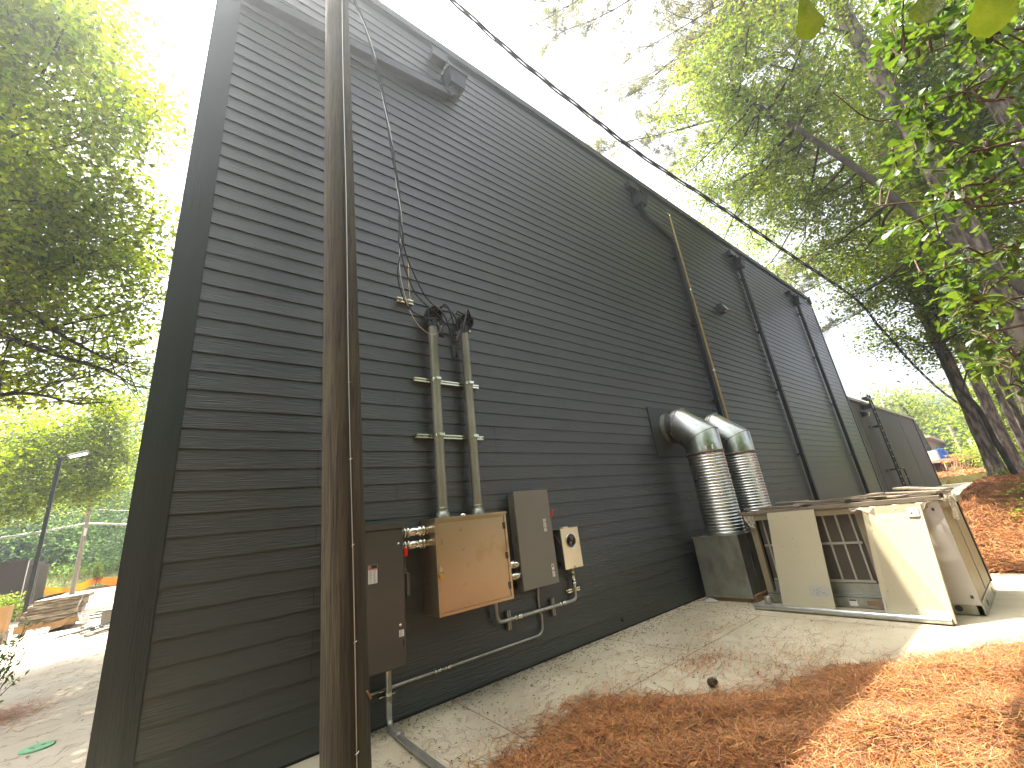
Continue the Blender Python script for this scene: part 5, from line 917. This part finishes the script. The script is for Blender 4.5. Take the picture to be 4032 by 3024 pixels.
# stack of packed siding
t = thing('material_stack', 'long stack of flat packed building material wrapped in torn film and cardboard', 'stack', (-2.6, 16.6, 0))
mts = [CARD, WRAP, WRAP, BOARD, WRAP, WRAP]; z = .1
for k, hh in enumerate((.2, .13, .16, .1, .16, .12)):
    a = random.uniform(-.03, .03); x0 = -3.35 + .06 * k + random.uniform(-.04, .04); x1 = -1.98 + random.uniform(-.06, .06) + .03 * k
    mb = MB(); c = V3((x0 + x1) / 2, 17.2 + a, z + hh / 2); mb.bbox(c, V3((x1 - x0) / 2, .12 * a, .015), V3(-a, .8 + a, 0), V3(0, 0, hh / 2 - .006), .012); mb.build('pack', mts[k], t); z += hh
mb = MB(); mb.box(-3.1, -2.9, 16.5, 17.8, 0, .1); mb.box(-2.3, -2.1, 16.5, 17.8, 0, .1); mb.build('skids', BOARD, t)
mb = MB(); mb.add([(-2.75, 16.36, .22), (-2.1, 16.33, .35), (-2.25, 16.3, .12), (-2.7, 16.25, .02)], [(0, 1, 2, 3)]); mb.add([(-3.3, 16.37, .3), (-2.7, 16.36, .34), (-2.7, 16.34, .14), (-3.3, 16.35, .1)], [(0, 1, 2, 3)]); mb.build('torn_cardboard', CARD, t)
rows = [[(-1.9 + .07 * math.sin(j * 1.9 + i) - .12 * math.sin(i * .8), 16.3 + j * .18, .95 - i * .15 + .03 * math.sin(j * 2.2)) for j in range(9)] for i in range(7)]
mb = MB(); n = 9; mb.add([p for r_ in rows for p in r_], [(i * n + j, i * n + j + 1, (i + 1) * n + j + 1, (i + 1) * n + j) for i in range(6) for j in range(8)], True); mb.build('end_film', FILM, t)
rows = [[(-3.0 + .5 * j / 8, 16.25 - .1 * i + .03 * math.sin(j * 2.5 + i), .18 - i * .05 + .02 * math.sin(j * 3 + i * 2)) for j in range(9)] for i in range(4)]
mb = MB(); mb.add([p for r_ in rows for p in r_], [(i * n + j, i * n + j + 1, (i + 1) * n + j + 1, (i + 1) * n + j) for i in range(3) for j in range(8)], True); mb.build('loose_film', FILM, t)
t = thing('material_stack', 'heap of cardboard sheets with a black coil on top behind the wrapped stack', 'stack', (-4.3, 26, 0))
for k, (x0, x1, y0, z0, z1, mt) in enumerate(((-4.6, -3.5, 24.6, 0, .35, CARD), (-4.5, -3.7, 24.7, .35, .55, CARD), (-3.8, -3.2, 24.5, .3, .72, CARD))):
    MB().box(x0, x1, y0, y0 + 1, z0, z1, .01).build('carton', mt, t)
mb = MB(); mb.bbox(V3(-4.05, 24.6, .62), V3(.38, 0, .03), V3(0, .3, 0), V3(0, 0, .01), .003); mb.build('sheet', CARD, t)
mb = MB()
for k in range(5): mb.tube([V3(-3.75 + .38 * math.cos(a) + .02 * k, 24.8 + .3 * math.sin(a), .8 + .015 * k + .04 * math.cos(a)) for a in np.arange(0, 6.4, .4)], .018, 6)
mb.build('hose_coil', RUBBER, t)
t = thing('carton', 'open cardboard carton standing at the left edge behind the small shrub', 'box', (-3.4, 15.2, 0))
mb = MB(); mb.box(-3.75, -3.3, 15.1, 15.12, .3, .98); mb.box(-3.3, -3.28, 15.1, 15.6, .3, .98); mb.build('side', CARD, t)
mb = MB(); mb.box(-3.9, -3.26, 15.05, 15.65, 0, .3, .01); mb.build('base_pack', WRAP, t)
t = thing('debris_pile', 'low heap of dark trim offcuts on the yard beside the building corner', 'debris', (-1.3, 13.6, 0))
for i in range(14):
    x, y = random.uniform(-1.75, -.6), random.uniform(12.7, 14.6); a = random.gauss(1.0, .35); d_ = V3(math.cos(a), math.sin(a), random.uniform(-.03, .05)).normalized(); L_b = random.uniform(.3, .9)
    MB().obox(V3(x, y, .03 + .012 * i), d_ * L_b, V3(-d_.y, d_.x, 0) * .035, V3(0, 0, .012)).build('offcut', (BLACKM, BOARD, BLACKM, COPING)[i % 4], t)
t = thing('debris_pile', 'scatter of dark offcuts beyond the end of the wrapped stack', 'debris', (-1.6, 19, 0))
for i in range(7):
    x, y = random.uniform(-2.0, -1.2), random.uniform(18, 21); d_ = V3(1, random.uniform(-.2, .4), 0).normalized(); MB().obox(V3(x, y, .03 + .02 * i), d_ * random.uniform(.2, .5), V3(-d_.y, d_.x, 0) * .06, V3(0, 0, .015)).build('offcut', (RUBBER, BOARD)[i % 2], t)
t = thing('utility_box', 'low pale grey box on the yard at the building corner', 'box', (-1.1, 16, 0))
MB().box(-1.34, -.75, 15.8, 16.4, 0, .38, .01).build('body', GREYP, t); MB().box(-1.36, -.73, 15.78, 16.42, .38, .41, .005).build('cover', GREYP, t)
# orange netting
t = thing('safety_netting', 'orange plastic safety netting sagging between thin stakes', 'fence', (-4, 45.4, .4))
top = [(-9.2, 45.0, .95), (-6.8, 45.1, .98), (-5.6, 45.3, .72), (-4.8, 45.35, .95), (-3.97, 45.4, 1.27), (-3.3, 45.45, 1.1), (-2.2, 45.5, 1.05), (-.6, 45.5, 1.1)]
tp = smooth_path(top, 6); mb = MB(); n = len(tp); vs = [p for p in tp] + [V3(p.x, p.y + .05 * math.sin(p.x * 5), max(.36, p.z - .62 - .1 * math.sin(p.x * 2))) for p in tp]
mb.add(vs, [(i, i + 1, n + i + 1, n + i) for i in range(n - 1)], True); mb.build('net', ORANGE, t)
for x, z in ((-3.97, 1.3), (-6.8, 1.05), (-9.2, 1.05), (-1.2, 1.1)): MB().box(x - .02, x + .02, 45.36, 45.4, .3, z).build('stake', RED, t)

# ------------------------------------------------------------ trees on the right
def pine(label, x, y, z0, ht, r0, r1, polys, lean=(0, 0), nb=0, zr=(11, 22), az=(100, 230), lr=(3, 6), group='tall pine trunks on the bank', tufts=True, nt=13):
    t = thing('pine_tree', label, 'tree', (x, y, z0), group)
    tr = [V3(x + lean[0] * k / 10 + .06 * math.sin(k * 1.3 + x), y + lean[1] * k / 10 + .05 * math.sin(k + y), z0 - .2 + ht * k / 10) for k in range(11)]
    pts = smooth_path(tr, 6); m_ = len(pts); m = MB(); m.tube(pts, [(r0 + (r1 - r0) * i / (m_ - 1)) * (1 + .5 * math.exp(-i * .8)) for i in range(m_)], 18, caps=False, jit=.07); m.build('trunk', BARK, t)
    m = MB(); tips = []
    def sub(pl, r):
        m.tube(pl, [r * (1 - .85 * i / (len(pl) - 1)) for i in range(len(pl))], 6, caps=False); n_ = len(pl)
        for i in range(2, n_):
            for _ in range(2):
                if random.random() < .9:
                    d_ = (pl[i] - pl[i - 1]).normalized(); s_ = V3(random.gauss(0, 1), random.gauss(0, 1), random.gauss(0, .4)); d_ = (d_ * .9 + s_ * .7).normalized(); L_s = random.uniform(.5, 1.5)
                    q = [pl[i], pl[i] + d_ * L_s * .5 + V3(0, 0, .05), pl[i] + d_ * L_s + V3(0, 0, random.uniform(-.1, .25))]; m.tube(q, [.018, .012, .006], 5, caps=False)
                    for f_ in (.4, .6, .8, 1.0): tips.append((q[0].lerp(q[2], f_) + V3(*[random.gauss(0, .06) for _ in range(3)]), d_))
                    for _ in range(2):
                        d2 = (d_ + V3(random.gauss(0, .7), random.gauss(0, .7), random.gauss(0, .3))).normalized(); e_ = q[1] + d2 * random.uniform(.3, .7); m.tube([q[1], e_], [.009, .005], 4, caps=False)
                        tips.append((e_, d2)); tips.append((q[1].lerp(e_, .6), d2))
        tips.append((pl[-1], (pl[-1] - pl[-2]).normalized()))
    for pl in polys: sub(smooth_path(pl, 3), .065)
    for _ in range(nb):
        z = random.uniform(*zr); p0 = min(pts, key=lambda p: abs(p.z - z)); a = R(random.uniform(*az)); L_b = random.uniform(*lr) * (1.15 - .5 * (z - zr[0]) / (zr[1] - zr[0])); d_ = V3(math.cos(a), math.sin(a), random.uniform(.02, .3))
        sub(smooth_path([p0, p0 + d_ * L_b * .35, p0 + d_ * L_b * .7 + V3(0, 0, -.03 * L_b) + V3(*[random.gauss(0, .15) for _ in range(3)]), p0 + d_ * L_b + V3(0, 0, .05 * L_b)], 3), .05)
    m.build('branches', TWIGB, t)
    if tips:
        n_ = len(tips); c = np.array([tuple(p) for p, d_ in tips]); d0 = np.array([tuple(d_) for p, d_ in tips]); c = np.repeat(c, nt, 0); d0 = np.repeat(d0, nt, 0); n2 = len(c)
        u = d0 * .7 + RNG.normal(0, .75, (n2, 3)); u /= np.linalg.norm(u, axis=1)[:, None]; v = np.cross(u, RNG.normal(0, 1, (n2, 3))); v /= np.linalg.norm(v, axis=1)[:, None]; L2 = RNG.uniform(.14, .26, n2)[:, None]
        c = c + RNG.normal(0, .05, (n2, 3)); V = np.stack([c - v * .013, c + v * .013, c + u * L2], 1).reshape(-1, 3); npmesh('needles', V, np.arange(len(V)), 3, NEED, t)
    return t
PB = [[[18.96, -3.14, 19.55], [18.02, -1.96, 19.75], [17.61, -.52, 19.7], [17.24, 1.02, 19.55], [16.81, 1.9, 19.45]],
      [[18.95, -2.96, 16.53], [16.74, -1.31, 16.6], [15.94, -.42, 16.5], [15.33, .35, 16.5], [14.53, 1.17, 16.4], [13.6, 2.29, 16.5], [13.01, 3.33, 16.4]],
      [[18.95, -3.2, 17.5], [18.59, -.52, 17.7], [18.26, .99, 17.7], [17.82, 2.23, 17.7]],
      [[18.97, -3.33, 21.25], [18.16, -1.97, 21.4], [16.68, -.5, 21.3], [15.73, 1.38, 21.2], [14.32, 3.38, 21.25]],
      [[18.96, -3.34, 14.51], [18.74, -2.43, 14.6], [18.31, -1.35, 14.5], [18.75, .2, 14.4]],
      [[18.96, -3.3, 18.2], [17.4, -2.6, 18.4], [15.6, -2.2, 18.3], [13.8, -1.9, 18.1]],
      [[18.96, -3.2, 20.3], [17.5, -2.2, 20.5], [15.9, -1.4, 20.4], [14.2, -.8, 20.2]]]
pine('straight tall pine with reddish branches reaching toward the building', 19, -3.48, 1.22, 25, .172, .11, PB, nb=12, zr=(12.5, 24), az=(85, 200), lr=(3, 5.5), nt=18)
pine('stout pine with the thickest trunk, at the right edge behind the oak leaves', 15, -5.03, 1.2, 24, .26, .15, [], nb=10, zr=(14, 22), az=(95, 190), lr=(4, 7))
pine('pine behind the oak leaves at the right edge, right of the thickest trunk', 15.8, -6.6, 1.3, 24, .2, .12, [], nb=5, zr=(15, 23), az=(110, 180), lr=(3, 6))
pine('second pine from the building, just right of the one nearest it', 25.5, -3.71, 1.2, 24, .195, .1, [[[25.5, -3.7, 9.6], [25.8, -2.1, 9.7], [26.1, -.6, 9.5], [26.4, 1.0, 9.3]], [[25.5, -3.7, 11.2], [25.2, -2.0, 11.5], [25, -.3, 11.4], [24.8, 1.2, 11.2]], [[25.5, -3.7, 12.5], [24.8, -2.2, 12.9], [24.3, -.8, 12.8], [23.6, .8, 12.7]]], nb=14, zr=(10.5, 20), az=(75, 200), lr=(3.5, 6), nt=16)
pine('slender pale pine standing third from the building', 27, -4.12, 1.25, 22, .125, .08, [], nb=5, zr=(13, 21), az=(90, 180), lr=(2, 4))
pine('slim straight pine stem in the gap beside the slender pale pine', 21, -4.38, 1.25, 20, .09, .05, [], nb=3, zr=(12, 20), lr=(2, 4))
pine('dark pine stem between the slender pale one and the frame edge', 22.5, -4.66, 1.25, 20, .14, .07, [], nb=3, zr=(12, 20), lr=(2, 4))
pine('overhanging pine whose boughs reach high over the roof, its trunk out of frame', 14.5, -8.5, 1.3, 26, .27, .12, [[[14.5, -8.5, 18], [13, -5.5, 18.6], [11.6, -2.6, 18.6], [10.3, -.2, 18.2], [9.2, 1.2, 18]], [[14.5, -8.5, 17], [12.2, -5.6, 17.7], [10, -2.6, 17.8], [8.6, -.4, 17.6], [7.8, .8, 17.5]], [[14.5, -8.5, 18.4], [12.5, -5, 19], [10.6, -1.6, 19], [9.2, .8, 18.8], [8.4, 2.0, 18.6]], [[14.5, -8.5, 16.5], [13.4, -5.4, 17], [12.4, -2.6, 17], [11.4, -.6, 16.8]], [[14.5, -8.5, 20], [13, -5, 20.7], [11.6, -2, 20.8], [10.4, .6, 20.4]], [[14.5, -8.5, 19], [12.4, -5.6, 19.4], [10.4, -2.8, 19.4], [8.9, -.6, 19]], [[14.5, -8.5, 17.2], [14, -5, 17.7], [13.4, -2, 17.7], [12.9, .8, 17.4]]], nb=2, zr=(18, 24), az=(100, 130), lr=(5, 7), nt=17)
tree('leaning_tree', 'leaning broadleaf tree with olive green crown in front of the pines', 'tree', (11.2, -6.1, .8), [(11.2, -6.1, .5), (11.5, -5.5, 3.5), (11.9, -4.6, 6.2), (12, -3.9, 8.6), (12.1, -3.0, 11.2), (12.3, -2.2, 13.2)], .10, .05, K_A + K_A2, LEAFG, .115, 1500, bark=BARKG, limbr=.035, subl=5, spray=.34)
tree('thicket_tree', 'slender tree with a drooping dark green crown beside the nearest pine trunk', 'tree', (17.8, -3.85, 1.2), [(17.8, -3.85, 1.0), (17.75, -3.77, 2.2), (17.7, -3.74, 3.2), (17.85, -3.5, 4.4), (18.2, -3.8, 6.5), (18, -4.2, 9)], .07, .03, K_B, LEAFG, .13, 950, limbr=.03, subl=4, spray=.36)
tree('broadleaf_tree', 'tall broadleaf tree closing the view high between the pine trunks', 'tree', (20.5, -5.6, 1.25), [(20.5, -5.6, 1), (20.4, -5.5, 6), (20, -5.7, 11), (19.5, -5.8, 15)], .16, .06, K_CC[:7], LEAFG, .16, 900, limbr=.05, subl=4, spray=.4)
tree('broadleaf_tree', 'broadleaf tree with mid green leaves at the right edge behind the thickest trunk', 'tree', (20.2, -7.5, 1.3), [(20.2, -7.5, 1), (20.3, -7.3, 6), (20, -7, 11), (19.5, -6.8, 14)], .15, .06, K_CC[7:] + K_C2, LEAFG, .15, 800, limbr=.05, subl=4, spray=.4)
tree('understorey_tree', 'low green tree seen between the pine trunks near the right edge', 'tree', (30.8, -4.6, 1.3), [(30.8, -4.6, 1.2), (30.7, -4.5, 3), (30.5, -4.4, 5)], .1, .04, K_DD + K_D2, LEAFG, .2, 450, limbr=.03, spray=.4)
RTg = K_RT
t = tree('pine_tree', 'small far flat topped pine above the lower annex roof', 'tree', (59.3, 2.2, 2.6), [(59.3, 2.2, 2.4), (59.25, 2.4, 6), (59.1, 2.9, 9)], .2, .08, RTg[:3], LEAFG, .3, 170, spray=.6, limbr=.08)
far('shade_tree', 'far sunlit tree above the left end of the warehouse', [RTg[3], RTg[10], RTg[5]], LEAFY, base=(119, 9), size=.8, nunit=38, spray=1.5)
far('shade_tree', 'far sunlit tree in the middle above the warehouse', [RTg[4], RTg[7], [119, 5.5, 6, 6]], LEAFY, base=(121, 6), size=.8, nunit=38, spray=1.5)
far('shade_tree', 'far sunlit tree behind the pale utility pole and white trailer', [RTg[6], RTg[8], RTg[9], [125, 0, 7, 7]], LEAFY, base=(122, 1), size=.8, nunit=38, spray=1.5)
# ground plants on the bank
for i, (x, y, r, lab) in enumerate(((13.2, -4.05, .38, 'leafy low plant on the bank at the right edge'), (14.6, -3.9, .3, 'small green plant halfway up the bank'), (18.1, -3.6, .25, 'bright low plant at the foot of the nearest pine'), (11.8, -4.2, .3, 'pale leafy plant lowest on the bank at the right edge'), (15.8, -4.4, .35, 'green seedling patch near the top of the bank'))):
    z = float(H(x, y)); t = thing('ground_plant', lab, 'plant', (x, y, z), 'low plants on the straw bank'); m = MB()
    for _ in range(7): limb(m, (x, y, z), (x + random.gauss(0, r * .6), y + random.gauss(0, r * .6), z + r * random.uniform(.5, 1)), .006, .003, 4)
    m.build('stems', TWIGB, t); V, F = leafcloud([[x, y, z + r * .6, r]], .07, 1700, spray=.1); npmesh('leaves', V, F, 4, LEAFG, t)
# oak boughs close to the camera
t = thing('oak_sapling', 'oak sapling whose glossy lobed leaves hang in close at the top right', 'tree', (3.6, -6.4, 0))
m = MB(); trunk = smooth_path([(3.6, -6.4, -.05), (3.55, -6.35, 1.5), (3.5, -6.2, 3), (3.3, -6.1, 4.6)], 5); m.tube(trunk, [.05 - .035 * i / (len(trunk) - 1) for i in range(len(trunk))], 10, caps=False); m.build('trunk', BARKG, t)
m = MB(); spots = []
for tw in K_TW:
    a = min(trunk, key=lambda p: abs(p.z - (tw[0][2] - .35))); pl = smooth_path([tuple(a)] + tw, 5); m.tube(pl, [.009 - .0065 * i / (len(pl) - 1) for i in range(len(pl))], 6, caps=False)
    for p in pl[6:]: spots.append((p, pl))
allp = [p for p, _ in spots]; clus = []
for e_ in K_E:
    e_ = V3(*e_); a = min(allp, key=lambda p: (p - e_).length); m.tube(smooth_path([a, a.lerp(e_, .5) + V3(0, 0, .03), e_], 3), [.005] * 3 + [.004] * 3 + [.0025], 5, caps=False); clus.append((e_, (e_ - a).normalized()))
    if random.random() < .8: q = a.lerp(e_, .55) + V3(0, 0, .03); clus.append((q, (e_ - a + V3(*[random.gauss(0, .2) for _ in range(3)])).normalized()))
m.build('twigs', TWIGB, t)
vs, fs = [], []
def oakleaf(c, d_, nrm, L_l):
    s_ = d_.cross(nrm).normalized(); nrm = s_.cross(d_).normalized(); n = len(vs); cur = random.uniform(-.12, .3)
    prof = [(0, .012), (.2, .05), (.42, .12), (.62, .17), (.76, .235), (.87, .22), (.95, .13), (1.0, .0)]
    for u, w_ in prof:
        mid_ = c + d_ * L_l * u - nrm * L_l * cur * u * u
        vs.extend([mid_ - s_ * w_ * L_l + nrm * w_ * L_l * .25, mid_, mid_ + s_ * w_ * L_l + nrm * w_ * L_l * .25])
    for i in range(len(prof) - 1):
        a = n + i * 3; fs.append((a, a + 1, a + 4, a + 3)); fs.append((a + 1, a + 2, a + 5, a + 4))
for c, ax in clus:
    for _ in range(random.randint(5, 8)):
        d_ = (ax * .5 + V3(random.gauss(0, .7), random.gauss(0, .7), random.gauss(-.15, .45))).normalized(); nn = V3(random.gauss(0, .45), random.gauss(0, .45), 1).normalized()
        oakleaf(c + V3(*[random.gauss(0, .02) for _ in range(3)]), d_, nn, random.uniform(.055, .095))
npmesh('leaves', [tuple(v) for v in vs], np.array(fs), 4, LEAFO, t, smooth=True)
vs, fs = [], []
for c, d_, l_ in (((.385, -4.40, 2.03), (.10, .05, -.40), .045), ((.43, -4.475, 1.995), (.0, .2, -.35), .045), ((.44, -4.50, 1.985), (.10, .12, -.4), .06), ((.40, -4.45, 2.02), (0, .3, -.3), .035)):
    oakleaf(V3(*c), V3(*d_).normalized(), V3(-.8, -.3, .3).normalized(), l_)
t2 = thing('oak_twig', 'few large out-hanging oak leaves right at the top right corner, nearest the camera', 'branch', (.45, -4.5, 2.1))
npmesh('leaves', [tuple(v) for v in vs], np.array(fs), 4, LEAFN, t2, smooth=True)
m = MB(); m.tube(smooth_path([(.9, -5.2, 2.3), (.6, -4.75, 2.12), (.43, -4.5, 2.06), (.37, -4.38, 2.06)], 4), .003, 5); m.build('twig', TWIGB, t2)

# ------------------------------------------------------------ right background
mb = MB(); vs = []
mb.box(39.6, 39.85, -9, 2.5, .4, 1.2); mb.build('stone_wall', STONEM, loc=(39.7, -2, .6), label='low mossy stone retaining wall across the end of the path', cat='wall')
mb = MB(); pts = [(49, 6), (50.3, 3), (51, .8), (50.6, -.3), (49.8, -.55)]; pts2 = [(x + .25, y + .1) for x, y in pts]
for i in range(4):
    a, b_, c, d_ = pts[i], pts[i + 1], pts2[i + 1], pts2[i]; z0, z1 = 1.0, 2.4
    mb.add([(a[0], a[1], z0), (b_[0], b_[1], z0), (c[0], c[1], z0), (d_[0], d_[1], z0), (a[0], a[1], z1), (b_[0], b_[1], z1), (c[0], c[1], z1), (d_[0], d_[1], z1)], [(0, 1, 5, 4), (1, 2, 6, 5), (2, 3, 7, 6), (3, 0, 4, 7), (4, 5, 6, 7)])
mb.build('retaining_wall', CONCD, loc=(50, 1, 1.2), label='curved dark concrete retaining wall above the mossy stone wall', cat='wall')
mb = MB(); mb.box(49, 110, .9, 10, 2.3, 2.42); mb.build('terrace', CONCL, kind='structure')
t = thing('warehouse', 'long low cream warehouse with deep eaves far behind the trees', 'building', (95, 5.5, 3))
A_, B_ = V3(80, 4.9, 2.2), V3(170, 9.2, 3.0)
mb = MB(); back = V3(0, 14, 0); up0, up1 = V3(0, 0, 4.2), V3(0, 0, 4.0)
vs = [A_, B_, B_ + back, A_ + back]; mb.add(vs + [vs[0] + up0, vs[1] + up1, vs[2] + up1, vs[3] + up0], [(0, 1, 5, 4), (1, 2, 6, 5), (2, 3, 7, 6), (3, 0, 4, 7), (4, 5, 6, 7)]); mb.build('wall', WHW, t)
mb = MB(); o_ = V3(-.5, -1.0, 0); v0 = [A_ + up0 + o_, B_ + up1 + o_, B_ + up1 + back * .5 + V3(0, 0, 1), A_ + up0 + back * .5 + V3(-.5, 0, 1)]; mb.add(v0 + [p - V3(0, 0, .3) for p in v0], [(0, 1, 2, 3), (4, 5, 6, 7), (0, 4, 5, 1), (1, 5, 6, 2), (2, 6, 7, 3), (3, 7, 4, 0)]); mb.build('roof', WHW, t)
for k in range(14):
    f_ = (k + .5) / 14; f_ = f_ ** 1.4; p = A_.lerp(B_, f_) + V3(0, -.08, 0); q = A_.lerp(B_, f_ + .012) + V3(0, -.08, 0)
    mb = MB(); mb.add([p + V3(0, 0, .3), q + V3(0, 0, .3), q + V3(0, 0, 3.2 if k % 3 else 2.3), p + V3(0, 0, 3.2 if k % 3 else 2.3), p + V3(0, .06, .3), q + V3(0, .06, .3), q + V3(0, .06, 3.2), p + V3(0, .06, 3.2)], [(0, 1, 2, 3), (0, 4, 5, 1), (1, 5, 6, 2), (2, 6, 7, 3), (3, 7, 4, 0)]); mb.build('window' if k % 3 == 0 else 'door', INKG if k % 2 else GREYP2, t)
def at2(dx, dy, dz, r): return V3(dx * r, -4.4 + dy * r, 1.613 + dz * r)
p = at2(.996, .100, .02, 62); MB().box(p.x - .6, p.x + .6, p.y - .45, p.y + .55, p.z - .25, p.z + .95, .05).build('blue_bin', BLUE, loc=p, label='blue plastic bin standing on the far terrace', cat='bin')
p = at2(.995, .109, .02, 58); MB().box(p.x - .5, p.x + .5, p.y - .3, p.y + .3, p.z - .25, p.z + .8, .05).build('white_tote', WHITE, loc=p, label='white container on the far terrace left of the blue bin', cat='bin')
p = at2(.995, .111, .03, 66); mb = MB(); mb.box(p.x - .8, p.x + .8, p.y - .6, p.y + .5, p.z - .9, p.z + .2, .04); mb.build('dark_crates', GREYP2, loc=p, label='dark stacked crates by the warehouse wall', cat='crate')
p = at2(.996, .090, .018, 60); mb = MB()
for k in range(5): mb.tube([(p.x, p.y - .8 + .2 * k, p.z - .2), (p.x + 1, p.y + .6 - .1 * k, p.z + .35)], .05, 6)
mb.build('pipe_rack', GREYP2, loc=p, label='dark heap of pipes right of the blue bin', cat='debris')
t = thing('utility_pole', 'pale slim utility pole in front of the far warehouse', 'utility pole', (75, 1.3, 2.6)); mb = MB(); mb.tube([(75, 1.32, 2.2), (75, 1.42, 6.9)], [.16, .12], 10); mb.build('shaft', P('pale_pole', (.5, .43, .33), .8), t)
t = thing('white_trailer', 'plain white trailer side showing behind the pine trunks', 'trailer', (70, -.6, 2.7))
mb = MB(); mb.box(70, 72.2, -1.9, .12, 2.75, 4.75, .04); mb.build('body', WHITE, t); mb = MB(); mb.lathe((70.3, -1.2, 2.6), (0, -1, 0), [(0, .35), (.2, .35)], 14); mb.lathe((71.8, -1.2, 2.6), (0, -1, 0), [(0, .35), (.2, .35)], 14); mb.build('wheels', RUBBER, t)

# unseen trees added behind the camera to block low sky and darken the lower wall
for (x, y, lab) in ((-8, -12, 'added unseen tree behind the camera at the left, blocking low sky'), (-2.5, -13, 'added unseen tree directly behind the camera, blocking low sky'), (3.5, -13, 'added unseen tree behind the camera nearest the bank, blocking low sky'), (-13, -6, 'added unseen tree well to the left of the camera, blocking low sky'), (9, -13.5, 'added unseen tree behind the oak sapling, blocking low sky')):
    cl = [[x + random.uniform(-3.0, 3.0), y + random.uniform(-2, 2), random.uniform(1.5, 13), 2.3] for _ in range(17)]
    tree('shade_tree', lab, 'tree', (x, y, 0), [(x, y, -.1), (x + .2, y, 5), (x, y + .1, 11)], .25, .1, cl, LEAFD, .5, 95, limbr=.05, subl=1, spray=.6, n=8)
# box of haze added to imitate lens glare over the upper wall
hm = bpy.data.materials.new('glare_scatter'); hm.use_nodes = True; t = hm.node_tree; t.nodes.clear()
pv = t.nodes.new('ShaderNodeVolumePrincipled'); o_ = t.nodes.new('ShaderNodeOutputMaterial'); t.links.new(pv.outputs[0], o_.inputs['Volume'])
pv.inputs['Color'].default_value = (.86, .93, 1, 1); pv.inputs['Density'].default_value = 0.003; pv.inputs['Anisotropy'].default_value = 0.8
mb = MB(); mb.box(-420, 520, -320, 520, -2, 31); mb.build('glare_haze', hm, kind='stuff')
